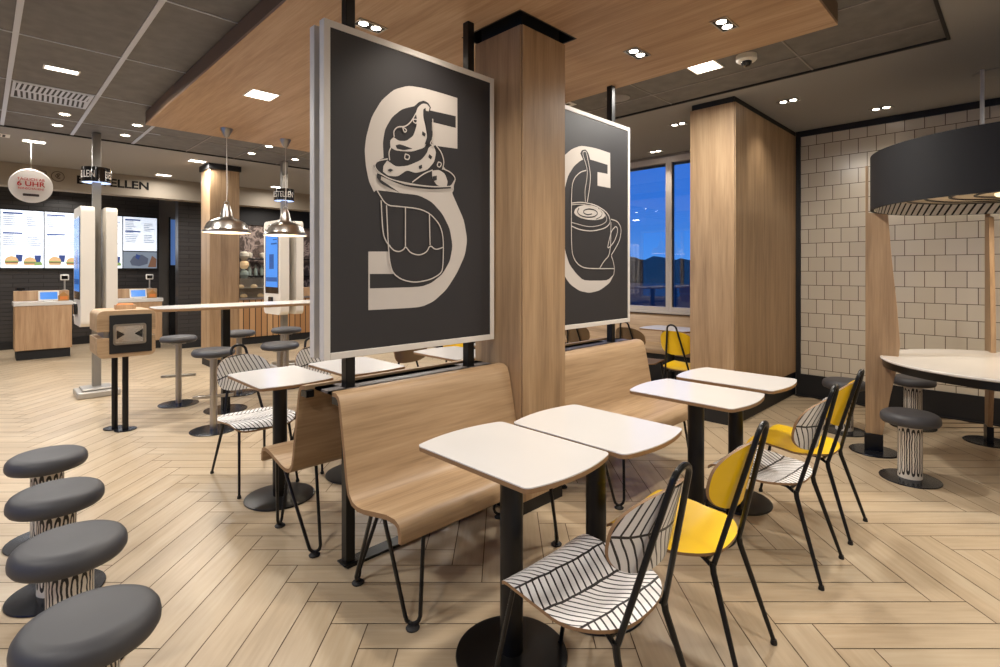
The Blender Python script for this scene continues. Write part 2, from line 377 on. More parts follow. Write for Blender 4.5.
plain('shelf_grey', (96,90,88), .45)
plain('letter_black', (12,12,12), .95)
ART1=( [('c',[(0.2377,0.591),(0.1307,0.5919),(-0.0022,0.5893),(-0.0963,0.5782),(-0.1861,0.5357),(-0.2606,0.4616),(-0.316,0.3669),(-0.3452,0.2651),(-0.3538,0.1967),(-0.3473,0.1213),(-0.3301,0.0468),(-0.3018,-0.003),(-0.2907,0.0086),(-0.2217,0.0095),(-0.1566,0.0087),(-0.0335,0.0101),(0.053,-0.0165),(0.1281,-0.0758),(0.1823,-0.1572),(0.2028,-0.2542),(0.1823,-0.3405),(0.1281,-0.4136),(0.053,-0.4606),(-0.0193,-0.4804),(-0.325,-0.4813),(-0.325,-0.4094),(-0.1894,-0.4099),(-0.2114,-0.3678),(-0.2178,-0.296),(-0.3334,-0.2991),(-0.3334,-0.5881),(-0.0193,-0.5897),(0.0678,-0.5619),(0.1589,-0.4988),(0.238,-0.4017),(0.2952,-0.3013),(0.3118,-0.2128),(0.2869,-0.1011),(0.222,0.0055),(0.1981,0.0462),(0.2076,0.0844),(0.2219,0.1303),(0.1375,0.1794),(0.0926,0.2932),(0.2377,0.3022)]),('d',[(0.0433,0.4787),(0.0499,0.4961),(0.0315,0.5174),(0.0017,0.5221),(-0.0303,0.5075),(-0.0592,0.4781),(-0.0963,0.4637),(-0.1388,0.4442),(-0.1978,0.3915),(-0.238,0.324),(-0.2516,0.2527),(-0.2471,0.1748),(-0.2885,0.1539),(-0.3051,0.1273),(-0.283,0.0993),(-0.2094,0.0694),(-0.0655,0.0614),(0.0631,0.0636),(0.1863,0.0809),(0.2205,0.1302),(0.1863,0.1588),(0.1334,0.1702),(0.1375,0.2119),(0.1238,0.2531),(0.0845,0.2951),(0.0565,0.3009),(0.0565,0.4178),(0.2248,0.4185),(0.2248,0.485)]),('c',[(-0.0505,0.4449),(-0.0379,0.4767),(-0.0086,0.504),(0.0211,0.5087),(0.0407,0.494),(0.0341,0.4715),(0.0159,0.4707),(0.0133,0.4859),(-0.0022,0.4741),(-0.0022,0.4322),(0.0133,0.3828),(0.0237,0.3322),(0.0133,0.2724),(-0.0779,0.2336),(-0.1744,0.224),(-0.2071,0.2356),(-0.2094,0.2699),(-0.1885,0.2916),(-0.1567,0.2772),(-0.1086,0.2857),(-0.0655,0.3211),(-0.0454,0.3766),(-0.0429,0.4133)]),('d',[(-0.1767,0.2507),(-0.1507,0.2621),(-0.0717,0.251),(-0.1267,0.2338),(-0.1685,0.235)]),('c',[(-0.2266,0.1661),(-0.1744,0.1409),(-0.1025,0.1561),(-0.015,0.1999),(0.0237,0.2457),(0.0315,0.2723),(0.0631,0.2968),(0.0845,0.2576),(0.0711,0.2021),(0.0263,0.1533),(-0.0505,0.1242),(-0.1086,0.1328),(-0.1626,0.0923),(-0.2209,0.0878),(-0.2516,0.1054),(-0.2494,0.1352)]),('c',[(0.0565,0.1521),(0.1034,0.1639),(0.1444,0.1478),(0.1653,0.1069),(0.1583,0.0788),(0.0926,0.0734),(0.0565,0.1096)]),('d',[(-0.0086,0.3556),(0.0133,0.346),(0.0081,0.3293),(-0.0125,0.336)]),('d',[(0.0367,0.2394),(0.0565,0.2287),(0.0473,0.2113),(0.0302,0.2214)]),('d',[(-0.0341,0.1638),(-0.0125,0.1752),(-0.0112,0.1565),(-0.0278,0.148)]),('d',[(-0.2266,0.1167),(-0.2094,0.127),(-0.192,0.1214),(-0.2094,0.1091)]),('d',[(0.0565,0.1203),(0.0872,0.1295),(0.0872,0.106),(0.0605,0.0942)]),('d',[(-0.2863,0.093),(-0.2885,0.0713),(-0.2662,0.0428),(-0.1507,0.0081),(-0.2662,0.0624),(-0.264,0.0803),(-0.1267,0.0461),(0.0367,0.0469),(0.1863,0.0699),(0.1863,0.0809),(0.0367,0.0596),(-0.1267,0.0542)]),('d',[(0.0042,0.2867),(0.0367,0.2975),(0.0565,0.3381),(0.0565,0.3679),(0.0367,0.3927),(0.0185,0.447),(0.0081,0.4238),(0.0263,0.3432)])] ,[(0.006,[(-0.0505,0.4449),(-0.084,0.3895),(-0.1207,0.3567),(-0.1685,0.3474),(-0.192,0.3209),(-0.1885,0.2916)]),(0.006,[(-0.2071,0.2356),(-0.2209,0.2065),(-0.2151,0.1678)]),(0.006,[(0.0565,0.4338),(0.0631,0.3691),(0.0605,0.3282),(0.0367,0.2944),(0.0711,0.2928)]),(0.006,[(0.0791,0.2942),(0.117,0.2628),(0.1375,0.2119),(0.1238,0.1667)]),(0.006,[(0.1334,0.1723),(0.1863,0.1588),(0.2205,0.1302),(0.2005,0.0891),(0.2033,0.0619),(0.1863,0.0436)]),(0.006,[(-0.2266,0.173),(-0.2885,0.1539),(-0.3051,0.1273),(-0.283,0.0993),(-0.2094,0.0694),(-0.0655,0.0614),(0.0631,0.0636),(0.1863,0.0809)]),(0.006,[(-0.0779,0.0723),(-0.0022,0.1285),(0.0565,0.1553)]),(0.006,[(-0.1388,0.3532),(-0.1086,0.3407),(-0.1267,0.3231),(-0.1388,0.3532)]),(0.006,[(-0.0717,0.4054),(-0.0429,0.4102),(-0.0505,0.3859),(-0.0717,0.392),(-0.0717,0.4054)]),(0.006,[(-0.1207,0.2145),(-0.0927,0.2107),(-0.1,0.1871),(-0.1267,0.1882),(-0.1207,0.2145)]),(0.006,[(0.0966,0.2059),(0.1197,0.2007),(0.1061,0.175),(0.0845,0.1827),(0.0966,0.2059)]),(0.006,[(-0.3091,0.0411),(-0.2907,0.0086),(-0.2369,-0.0635),(-0.1566,-0.062),(-0.0335,-0.0629),(0.0383,-0.0828),(0.1053,-0.1376),(0.1312,-0.2084),(0.1281,-0.3834),(0.1053,-0.4135),(0.0383,-0.4427),(-0.0615,-0.4564),(-0.1433,-0.4405),(-0.1959,-0.4066),(-0.2152,-0.3568),(-0.2242,-0.2631),(-0.2344,-0.0633)]),(0.006,[(-0.2659,-0.041),(-0.2559,-0.2041),(-0.2369,-0.2471),(-0.2114,-0.2704)]),(0.006,[(-0.1205,-0.0634),(-0.1205,-0.2651)]),(0.006,[(0.034,-0.0831),(0.0383,-0.2539)]),(0.006,[(-0.2191,-0.2662),(-0.1894,-0.2919),(-0.1566,-0.2955),(-0.1299,-0.2824),(-0.1205,-0.2651),(-0.0892,-0.3006),(-0.0335,-0.312),(0.0165,-0.2934),(0.0383,-0.2539),(0.0753,-0.28),(0.1312,-0.2627)])] )
ART2=( [('c',[(0.2534,0.5243),(0.0591,0.531),(-0.1225,0.519),(-0.2352,0.4749),(-0.3265,0.4108),(-0.4148,0.2869),(-0.4684,0.1229),(-0.4895,-0.0625),(-0.4577,-0.2379),(-0.371,-0.3742),(-0.2584,-0.4873),(-0.1406,-0.5402),(-0.0175,-0.5583),(0.1114,-0.5432),(0.2465,-0.4884),(0.3095,-0.4186),(0.2185,-0.4693),(-0.0923,-0.4653),(-0.179,-0.4158),(-0.263,-0.3474),(-0.3122,-0.2468),(-0.3337,-0.1132),(-0.3391,0.0374),(-0.3176,0.1739),(-0.2768,0.2801),(-0.2073,0.3578),(-0.1215,0.4137),(-0.0329,0.4359),(0.2185,0.4276),(0.2185,0.357),(0.0837,0.3538),(0.0837,0.2505),(0.2582,0.2519)]),('d',[(-0.1331,0.459),(-0.1157,0.4863),(-0.0687,0.501),(-0.0329,0.4785),(-0.0087,0.4306),(-0.0923,0.4128)]),('c',[(-0.2073,0.0226),(-0.196,0.0494),(-0.1504,0.074),(-0.0775,0.091),(0.0126,0.0955),(0.1057,0.0837),(0.1696,0.0579),(0.1858,0.0296),(0.1471,0.0047),(0.0588,-0.0124),(-0.0478,-0.0161),(-0.136,-0.0083),(-0.1847,0.0054)])] ,[(0.0072,[(-0.2409,0.0883),(-0.1215,0.108),(0.0588,0.1032),(0.2185,0.0562),(0.2615,-0.0153),(0.1858,-0.0664),(-0.0027,-0.1005),(-0.1504,-0.0945),(-0.2409,-0.0739)]),(-0.0084,[(-0.1504,0.0601),(-0.1733,0.0305),(-0.1389,0.0089),(-0.0627,0.0005),(0.0433,0.0118),(0.09,0.0406),(0.0526,0.063),(-0.0268,0.0671),(-0.0923,0.051),(-0.0982,0.0295),(-0.0478,0.0193),(0.0095,0.0308)]),(-0.006,[(0.09,0.0806),(0.1471,0.0506),(0.1279,0.018),(0.0588,-0.0051)]),(0.0048,[(-0.2409,0.0764),(-0.1215,0.094),(0.0588,0.0851),(0.1858,0.0444),(0.2119,-0.0092),(0.1216,-0.0482),(-0.0329,-0.0701),(-0.2409,-0.0483)]),(0.0072,[(-0.0627,0.3466),(-0.136,0.3244),(-0.2073,0.2719),(-0.2409,0.1994),(-0.2409,-0.2447),(-0.2073,-0.3125),(-0.1504,-0.3551),(-0.0627,-0.3774),(0.3119,-0.3762)]),(0.0072,[(0.2615,-0.0153),(0.2582,-0.1931),(0.2349,-0.2777),(0.1696,-0.3159),(0.1057,-0.3769)]),(0.0072,[(0.2615,0.0091),(0.353,0.0003),(0.4121,-0.0533),(0.3876,-0.1503),(0.3018,-0.2387),(0.2615,-0.2716),(0.2917,-0.3142),(0.3119,-0.3762),(0.2984,-0.4289)]),(0.0072,[(0.3256,-0.0432),(0.2682,-0.0804),(0.2349,-0.1567),(0.2086,-0.2282),(0.3018,-0.1727),(0.353,-0.0948),(0.353,-0.0529),(0.3256,-0.0432)]),(0.006,[(-0.0568,0.4676),(-0.0687,0.4869),(-0.104,0.4777),(-0.104,0.4514),(-0.0687,0.3952),(-0.0478,0.3451),(-0.0568,0.2732),(-0.0805,0.1998),(-0.0746,0.1124)]),(0.0072,[(-0.0568,0.4676),(-0.0268,0.3835),(-0.0087,0.3147),(-0.0208,0.2242),(-0.0508,0.1146)])] )
ZC, ZG, ZR = 3.01, 3.022, 2.88
KS = .983
# ------------------------------------------------------------------ room shell
def make_floor():
    b = MB(); Wa, Wd, a0, d0, g = .149, .1395, 1.095, 2.106, .0022
    b.box(-3, 9.0, -2.5, 13.6, -.06, -.004, 1)
    def XY(i, j):
        a = a0+i*Wa; d = d0+j*Wd
        return (d+a)/S2, (d-a)/S2
    for j in range(-32, 108):
        for i in range(-95, 60):
            k = (i+j) % 12
            if k not in (0, 6): continue
            di, dj = (6, 1) if k == 0 else (1, 6)
            cx, cy = XY(i+di/2, j+dj/2)
            if not (-2.9 < cx < 6.5 and -2.3 < cy < 13.4): continue
            ga, gd = g/Wa, g/Wd
            cs = [(i+ga, j+gd), (i+di-ga, j+gd), (i+di-ga, j+dj-gd), (i+ga, j+dj-gd)]
            r = random.random()*40
            L = .895; W = .149
            uv = [(r, r*.37), (r+L, r*.37), (r+L, r*.37+W), (r, r*.37+W)] if k == 0 else [(r, r*.37), (r, r*.37+W), (r+L, r*.37+W), (r+L, r*.37)]
            pts = [XY(*c) for c in cs]
            pts = [(min(max(x, -2.98), 6.6), min(max(y, -2.48), 13.5)) for x, y in pts]
            b.add([(x, y, 0) for x, y in pts], [(0, 1, 2, 3)], 0, False, [uv])
    o = b.build('floor', ['floor_plank', 'floor_joint']); struct(o)
make_floor()
XW = 6.62
struct(MB().box(XW, XW+.2, -2.5, 1.87, 0, ZC).build('wall_tiled', 'cream_tiles'))
# dark trims around the tiled wall
struct(MB().box(XW-.02, XW, -2.5, 1.86, 0, .25).box(XW-.035, XW-.02, -2.5, 1.86, 0, .012).build('baseboard_tiled', 'black_matt'))
struct(MB().box(XW-.025, XW, -2.5, 1.86, 2.945, ZC-.003).build('trim_1', 'black_matt'))
struct(MB().box(XW-.03, XW-.002, 1.815, 1.86, .25, 2.945).build('trim_2', 'black_matt'))
# clad partition block
def block():
    x0, x1, y0, y1 = 4.83, XW+.15, 1.86, 2.285
    o = MB().box(x0, x0+.02, y0+.010, y1, .27, 2.955).box(x0+.010, x1, y0, y0+.02, .27, 2.955).box(x0+.0205, x1, y0+.0205, y1, .27, 2.955).build('wall_partition', 'oak_z', bevel=.002); struct(o)
    struct(MB().box(x0+.03, x1, y0+.03, y1-.03, 0, .272).build('baseboard_partition', 'black_matt'))
    struct(MB().box(x0+.015, x1, y0+.012, y1-.012, 2.953, ZC).box(x0+.009, x0+.0195, y0+.009, y0+.0195, .275, 2.953).build('trim_3', 'black_matt'))
block()
# ceiling: plasterboard around a lowered field of mineral tiles
struct(MB().box(4.70, 6.87, -2.5, 13.5, ZC, ZC+.2).box(-3, 4.70, 7.95, 13.5, ZC, ZC+.2).box(-3, 4.70, -2.5, .37, ZC, ZC+.2).build('ceiling', 'gypsum'))
struct(MB().box(-3, 4.70, .37, 7.95, ZG, ZG+.17).build('ceiling_tiles', 'mineral_tile'))
t = MB()
t.box(4.685, 4.705, .37, 7.95, ZC-.004, ZG).box(-3, 4.7, 7.935, 7.955, ZC-.004, ZG).box(-3, 4.7, .365, .385, ZC-.004, ZG)  # black strips stand in for the shade in the gap around the tiles
struct(t.build('gap_shade_strip', 'black_matt'))
t = MB(); t2 = MB()
k = -5
while True:
    x = .17+.5925*k
    if x > 4.6: break
    if x > -3:
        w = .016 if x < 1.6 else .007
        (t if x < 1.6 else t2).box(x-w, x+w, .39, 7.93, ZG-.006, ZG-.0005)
    k += 1
for k in range(0, 7):
    y = 1.2+1.2*k
    if y < 7.9:
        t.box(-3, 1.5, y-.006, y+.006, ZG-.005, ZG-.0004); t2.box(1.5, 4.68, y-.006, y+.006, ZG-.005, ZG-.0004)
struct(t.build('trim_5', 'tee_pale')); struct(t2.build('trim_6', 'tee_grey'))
# hanging wooden raft, with its neck around the column
r = MB(); x0, x1, y0, y1 = 1.17, 3.60, .79, 6.22
hx0, hx1, hy0, hy1 = 2.13, 2.655, 1.995, 2.50
r.box(x0, hx0, y0, y1, ZR, ZR+.02).box(hx1, x1, y0, y1, ZR, ZR+.02).box(hx0, hx1, y0, hy0, ZR, ZR+.02).box(hx0, hx1, hy1, y1, ZR, ZR+.02)
s = .0
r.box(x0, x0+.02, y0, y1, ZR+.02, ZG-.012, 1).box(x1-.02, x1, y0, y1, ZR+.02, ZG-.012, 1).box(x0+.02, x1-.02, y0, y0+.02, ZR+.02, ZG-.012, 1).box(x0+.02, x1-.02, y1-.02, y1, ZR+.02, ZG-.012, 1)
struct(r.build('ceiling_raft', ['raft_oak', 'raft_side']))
struct(MB().box(x0+.012, x1-.012, y0+.012, y1-.012, ZG-.014, ZG-.007).build('trim_7', 'black_matt'))
n = MB(); n.box(hx0, hx1, hy0, hy0+.012, ZR, ZG-.016).box(hx0, hx1, hy1-.012, hy1, ZR, ZG-.016).box(hx0, hx0+.012, hy0, hy1, ZR, ZG-.016).box(hx1-.012, hx1, hy0, hy1, ZR, ZG-.016)
n.box(2.235, 2.58, 2.08, 2.425, 2.83, ZG-.016); struct(n.build('trim_8', 'black_matt'))
# columns
cx0, cx1, cy0, cy1 = 2.208, 2.608, 2.055, 2.455
c = MB(); e = .0015
c.box(cx0+.010, cx1, cy0, cy0+.02, .08, 2.846).box(cx0, cx0+.02, cy0+.010, cy1, .08, 2.846).box(cx1-.02, cx1, cy0+.0215, cy1, .08, 2.846).box(cx0+.0215, cx1-.0215, cy1-.02, cy1, .08, 2.846)
struct(c.build('column', 'oak_z', bevel=.001)); struct(MB().box(cx0+.012, cx1-.012, cy0+.012, cy1-.012, 0, .085).box(cx0+.009, cx0+.0195, cy0+.009, cy0+.0195, .086, 2.842).build('baseboard_column', 'black_matt'))
c = MB().box(2.39, 2.80, 8.49, 8.92, .1, 2.93); struct(c.build('column', 'oak_z', bevel=.003))
struct(MB().box(2.37, 2.82, 8.47, 8.94, 2.93, ZC).box(2.40, 2.79, 8.50, 8.91, 0, .1).build('trim_9', 'black_matt'))
# hidden side of the room
struct(MB().box(-3.2, -3, -2.5, 13.5, 0, .5).box(-3.2, -3, -2.5, 13.5, 2.8, ZC+.2).box(-3.2, -3, 9.5, 13.5, .5, 2.8).build('wall_side', 'bulkhead_paint'))
for k in range(8):
    a_ = -2.5+k*1.5
    fo = struct(MB().box(-3.12, -3.04, a_, a_+.05, .5, 2.8).box(-3.12, -3.04, a_+1.45, a_+1.5, .5, 2.8).box(-3.12, -3.04, a_+.05, a_+1.45, .5, .56).box(-3.12, -3.04, a_+.05, a_+1.45, 2.74, 2.8).build('window_%d' % (k+10), 'window_frame'))
    MB().box(-3.085, -3.075, a_+.05, a_+1.45, .56, 2.74).build('pane', 'glass_pane', fo)
struct(MB().box(-3, XW, -2.7, -2.5, 0, ZC+.2).build('wall_entrance', 'bulkhead_paint'))
# counter bulkhead and dark back walls
struct(MB().box(-3, XW, 10.5, 10.75, 2.67, ZC).build('wall_bulkhead', 'bulkhead_paint'))
struct(MB().box(-3, 2.68, 13.0, 13.2, 0, ZC).build('wall_menu', 'dark_tiles'))
struct(MB().box(-3, 2.68, 12.98, 13.0, 0, .14).build('baseboard_menu', 'black_matt'))
struct(MB().box(2.56, 3.62, 10.95, 11.15, 0, ZC).build('wall_pier', 'dark_tiles'))
struct(MB().box(2.55, 3.63, 10.935, 10.95, 0, .14).build('baseboard_pier', 'black_matt'))
struct(MB().box(2.60, 3.62, 13.3, 13.45, 0, ZC).build('wall_passage', 'grey_metal'))
struct(MB().box(3.62, 9.0, 12.3, 12.5, 0, ZC).build('wall_cafe', 'coffee_mural'))
struct(MB().box(3.62, 9.0, 12.26, 12.3, 2.45, ZC).build('trim_10', 'black_matt'))
# window wall: openings, frames, glass
wy = [2.285, 3.42, 4.66, 5.9, 7.14, 8.38]
w = MB().box(XW, XW+.25, 2.285, 10.9, 0, .86).box(XW, XW+.25, wy[-1], 10.9, .86, ZC).box(XW, XW+.25, 2.285, wy[-1], 2.90, ZC)
struct(w.build('wall_window', 'bulkhead_paint'))
for i in range(len(wy)-1):
    a, b_ = wy[i], wy[i+1]; fw = .045; x0, x1 = XW-.03, XW+.05
    f = MB().box(x0, x1, a, a+fw, .86, 2.97).box(x0, x1, b_-fw, b_, .86, 2.97).box(x0, x1, a+fw, b_-fw, .86, .93).box(x0, x1, a+fw, b_-fw, 2.89, 2.97)
    fo = f.build('window_%d' % (i+1), 'window_frame', bevel=.003); struct(fo)
    p = MB().box(XW+.005, XW+.02, a+fw, b_-fw, .93, 2.89).build('pane', 'glass_pane', fo)
    q = MB().box(XW-.03+.022, XW+.0, a+fw, a+fw+.012, .93, 2.89).box(XW-.008, XW, b_-fw-.012, b_-fw, .93, 2.89).build('gasket', 'black_matt', fo)
struct(MB().box(XW-.10, XW-.031, 2.29, 8.3, .845, .865).build('trim_11', 'window_frame'))
# world outside
struct(MB().box(9.0, 90, -30, 90, -.3, -.1).build('ground', 'asphalt'))
rd = MB(); random.seed(3)
prev = None; top = []
for k in range(90):
    y = -10+k*1.2; top.append((y, .6+.8*abs(sin(k*.37))*abs(sin(k*.11))+random.random()*.8))
rd.add([(60, y, -.1) for y, z in top]+[(60, y, z+1.6) for y, z in top]+[(64, y, z+1.3) for y, z in top]+[(64, y, -.1) for y, z in top],
       [(i+q*90, i+1+q*90, i+1+(q+1)*90, i+(q+1)*90) for q in range(3) for i in range(89)], 0, False)
tl = rd.build('treeline', 'tree_dark'); tl['label'] = 'dark line of trees on the horizon beyond the windows'; tl['category'] = 'trees'; tl['kind'] = 'stuff'

# ------------------------------------------------------------------ divider signs
def sign(name_label, x0, x1, posts, art, cx, lab):
    yf, yb = 2.25, 2.394; z0, z1 = 1.012, 2.57
    t = thing('hanging_sign', lab, 'sign', ((x0+x1)/2, 2.322, 0), 0, 'framed letter signs above the bench divider')
    ox, oy = -(x0+x1)/2, -2.322
    def loc(o):
        for v in o.data.vertices: v.co.x += ox; v.co.y += oy
    for nm, ya, yc, out in (('front_panel', yf, yf+.045, -1), ('rear_panel', yb-.045, yb, 1)):
        w = .032
        f = MB().box(x0, x0+w, ya, yc, z0, z1).box(x1-w, x1, ya, yc, z0, z1).box(x0+w, x1-w, ya, yc, z0, z0+w).box(x0+w, x1-w, ya, yc, z1-w, z1)
        fo = f.build('frame', 'sign_frame', t, bevel=.002); loc(fo)
        p = MB().box(x0+w, x1-w, ya+.004, yc-.004, z0+w, z1-w).build(nm, 'sign_board', t); loc(p)
    # printed drawing on the camera side
    m = MB(); k = 0
    for kind, poly in art[0]:
        k += 1; yy = yf+.0038-k*.00045
        pl = [(min(max((a+cx)*KS, x0+.034), x1-.034), 1.42+(b_+.395)*KS) for a, b_ in poly]
        m.flat(pl, lambda a, b_: (a, yy, b_), 0 if kind == 'c' else 1)
    yy = yf+.0038-(k+2)*.00045
    for wd, ln in art[1]:
        dark = wd < 0; wd = abs(wd); yy -= .00008
        P = smooth([((a+cx)*KS, 1.42+(b_+.395)*KS) for a, b_ in ln])
        L = []; R = []
        for i in range(len(P)):
            a = P[max(i-1, 0)]; c = P[min(i+1, len(P)-1)]; dx, dz = c[0]-a[0], c[1]-a[1]; l = sqrt(dx*dx+dz*dz) or 1
            nx, nz = -dz/l*wd*.5, dx/l*wd*.5; L.append((P[i][0]+nx, P[i][1]+nz)); R.append((P[i][0]-nx, P[i][1]-nz))
        vs = [(min(max(a, x0+.034), x1-.034), yy, b_) for a, b_ in L+R]; N = len(P)
        m.add(vs, [(i, i+1, i+1+N, i+N) for i in range(N-1)], 1 if dark else 0, False)
    o = m.build('printed_drawing', ['sign_print', 'sign_board'], t); loc(o)
    for px in posts:
        p = MB().box(px-.024, px+.024, 2.298, 2.346, 0, ZR).box(px-.04, px+.04, 2.285, 2.36, .012, .02)
        o = p.build('post', 'black_steel', t, bevel=.003); loc(o)
    rail = MB().box(posts[0]-.024, cx0+.01 if x0 < 2 else posts[1]+.024, 2.282, 2.362, 0, .014).box(posts[0]+.024, posts[1]-.024, 2.305, 2.339, .30, .34)
    o = rail.build('floor_rail', 'black_steel', t, bevel=.002); loc(o)
    return t
def smooth(P, it=2):
    for _ in range(it):
        Q = [P[0]]
        for i in range(len(P)-1):
            a, c = P[i], P[i+1]
            Q += [(a[0]*.78+c[0]*.22, a[1]*.78+c[1]*.22), (a[0]*.22+c[0]*.78, a[1]*.22+c[1]*.78)]
        Q.append(P[-1]); P = Q
    return P
def smooth_art(art):
    out = []
    for k, p in art:
        q = p+[p[0]]
        # cut corners only where the outline bends gently
        n = len(p); r = []
        for i in range(n):
            a, c, e = p[i-1], p[i], p[(i+1) % n]
            v1 = Vector((c[0]-a[0], c[1]-a[1])); v2 = Vector((e[0]-c[0], e[1]-c[1]))
            if v1.length < 1e-5 or v2.length < 1e-5: continue
            if v1.angle(v2) < 1.0:
                r += [(c[0]-(c[0]-a[0])*.25, c[1]-(c[1]-a[1])*.25), c if False else (c[0]*.5+(c[0]*2-(c[0]-a[0])*.25+(e[0]-c[0])*.25)*.25, c[1]*.5+(c[1]*2-(c[1]-a[1])*.25+(e[1]-c[1])*.25)*.25), (c[0]+(e[0]-c[0])*.25, c[1]+(e[1]-c[1])*.25)]
            else: r.append(c)
        out.append((k, r))
    return out
sign('s', 1.102, 2.176, (1.262, 2.035), (smooth_art(ART1[0]), ART1[1]), 1.687, 'dark framed sign with a pale letter S and soft serve ice cream')
sign('c', 2.64, 3.695, (2.80, 3.53), (smooth_art(ART2[0]), ART2[1]), 3.22, 'dark framed sign with a pale letter C and a steaming coffee cup')

# ------------------------------------------------------------------ benches
def bench_profile():
    up = [(-.635, .378), (-.634, .42), (-.622, .448), (-.592, .462), (-.53, .460), (-.44, .442), (-.36, .425), (-.31, .420), (-.268, .428), (-.242, .455), (-.228, .50), (-.205, .62), (-.172, .78), (-.162, .825), (-.148, .855), (-.122, .870), (-.085, .872)]
    th = .02; lo = []
    for i, p in enumerate(up):
        a = up[max(i-1, 0)]; c = up[min(i+1, len(up)-1)]; d = Vector((c[0]-a[0], c[1]-a[1])).normalized()
        lo.append((p[0]+d.y*th, p[1]-d.x*th))
    return up+lo[::-1]
def make_bench(L, label, loc, rz):
    # local: bench seat faces -y, back at y~0 (divider axis)
    t = thing('wooden_bench', label, 'bench', loc, rz, 'moulded wooden benches along the divider')
    prof = bench_profile(); b = MB()
    n = len(prof)
    b.sweep(prof, -L/2, L/2, 0, 12, 1)
    o = b.build('seat_shell', ['oak_x', 'ply_edge'], t, angle=50)
    def foot(sx, fy, toe, topy, px, py):
        m = MB(); fx = sx*(L/2-.085)
        zt = .428 if toe < -.4 else .404
        tops = [(fx+px*.062, topy+py*.052, zt+(.004 if toe < -.4 else -.002)*py), (fx-px*.062, topy-py*.052, zt-.004*py)]
        ex, ey = px*.021, py*.021
        pts = [tops[0], (fx+ex, toe+ey, .05), (fx+ex*.8, toe+ey*.8, .032), (fx+ex*.4, toe+ey*.4, .022), (fx, toe, .019), (fx-ex*.4, toe-ey*.4, .022), (fx-ex*.8, toe-ey*.8, .032), (fx-ex, toe-ey, .05), tops[1]]
        m.tube(pts, .0085, 8); o = m.build('hairpin_leg', 'black_steel', t)
        MB().lathe([(.026, 0), (.028, .006), (.02, .014), (.012, .018), (.001, .019)], fx, toe, 16).build('glide', 'black_matt', o)
    foot(-1, 0, -.59, -.53, 1, -1); foot(1, 0, -.59, -.53, -1, -1)
    foot(-1, 0, -.165, -.33, 1, 1); foot(1, 0, -.165, -.33, -1, 1)
    for sx in (-1, 1):
        x = sx*(L/2-.022); MB().box(x-.02, x+.02, -.135, -.075, .815, .849).build('fixing_bracket', 'black_steel', t, bevel=.002)
    return t
YD = 2.322
make_bench(1.07, 'long oak bench under the letter S sign, seat towards the white tables', (1.665, 2.312, 0), 0)
make_bench(1.13, 'oak bench under the letter C sign, between the wooden column and the open end', (3.185, 2.312, 0), 0)
make_bench(1.07, 'oak bench facing the other way, back to back with the long bench', (1.63, 2.345, 0), pi)
make_bench(1.13, 'oak bench behind the letter C sign, seat facing the order counters', (3.185, 2.345, 0), pi)
for (a, b_, lab) in ((1.14, 2.19, 'thin dark shelf capping the gap between the two bench backs under the letter S sign'), (2.63, 3.74, 'thin dark shelf capping the gap between the bench backs under the letter C sign')):
    m = MB(); ps = (1.262, 2.035) if a < 2 else (2.80, 3.53)
    xs = [a, ps[0]-.03, ps[0]+.03, ps[1]-.03, ps[1]+.03, b_]
    for i in (0, 2, 4): m.box(xs[i], xs[i+1], 2.236, 2.422, .850, .862)
    m.box(a, b_, 2.236, 2.290, .850, .862).box(a, b_, 2.354, 2.422, .850, .862)
    tag(m.build('divider_shelf', 'shelf_grey'), lab, 'shelf', 'dark capping shelves on the divider')

# ------------------------------------------------------------------ tables
def make_table(label, loc, group, w=.224, d=.318):
    t = thing('bistro_table', label, 'table', loc, 0, group)
    R_ = .020; pl = []; _BOW = .036
    for (qx, qy, a0_) in ((w, d-.038, 0), (-w, d-.038, pi/2), (-w, -d+.038, pi), (w, -d+.038, 1.5*pi)):
        pl += arc(qx-(R_ if qx > 0 else -R_), qy-(R_ if qy > 0 else -R_), R_, a0_, a0_+pi/2, 7)
        if a0_ in (0, pi):
            s_ = 1 if qy > 0 else -1
            for k_ in range(1, 14): pl.append((s_*(w-R_)*(1-2*k_/14), qy))
        else:
            for k_ in range(1, 6): pl.append((qx, qy*(1-2*k_/6)))
    pl = [(x, y+(1 if y > 0 else -1)*_BOW*max(0, 1-(x/w)**2)*min(1, abs(y)/(d-.06))) for x, y in pl]
    NP = len(pl)
    out = lambda a: pl[int(round(a/(2*pi)*NP)) % NP]
    MB().sheet(out, lambda x, y: .76, .004, 3, NP, 0, 0).build('tabletop', 'white_laminate', t, angle=30)
    MB().sheet(out, lambda x, y: .756, .015, 3, NP, 0, 0).build('top_core', 'ply_edge', t, angle=30)
    MB().box(-.15, .15, -.03, .03, .724, .7405).box(-.03, .03, -.18, .18, .724, .7405).build('support_cross', 'black_steel', t, bevel=.002)
    m = MB().lathe([(.043, .016), (.043, .724)], 0, 0, 32); m.build('pole', 'black_steel', t)
    m = MB().lathe([(.205, 0), (.207, .004), (.205, .009), (.19, .012), (.06, .016), (.045, .017)], 0, 0, 56); m.build('base_plate', 'black_steel', t, angle=30)
    return t
T0 = make_table('white bistro table closest to the viewer, with the striped chair', (1.395, 1.35, 0), 'white tables along the long bench')
dup(T0, (1.862, 1.30, 0), 0, 'white table beside the wooden column, its neighbour at the striped chair just touching it')
dup(T0, (2.765, 1.275, 0), 0, 'white table before the letter C bench, next to the gap between the table pairs')
dup(T0, (3.305, 1.27, 0), 0, 'white table near the wood-clad partition, last along the bench')
dup(T0, (1.335, 3.32, 0), 0, 'white table on the far side of the divider, in front of the bench turned away', 'white tables on the far side of the divider')
dup(T0, (1.87, 3.33, 0), 0, 'white table seen below the letter S sign, beside a second striped chair', 'white tables on the far side of the divider')
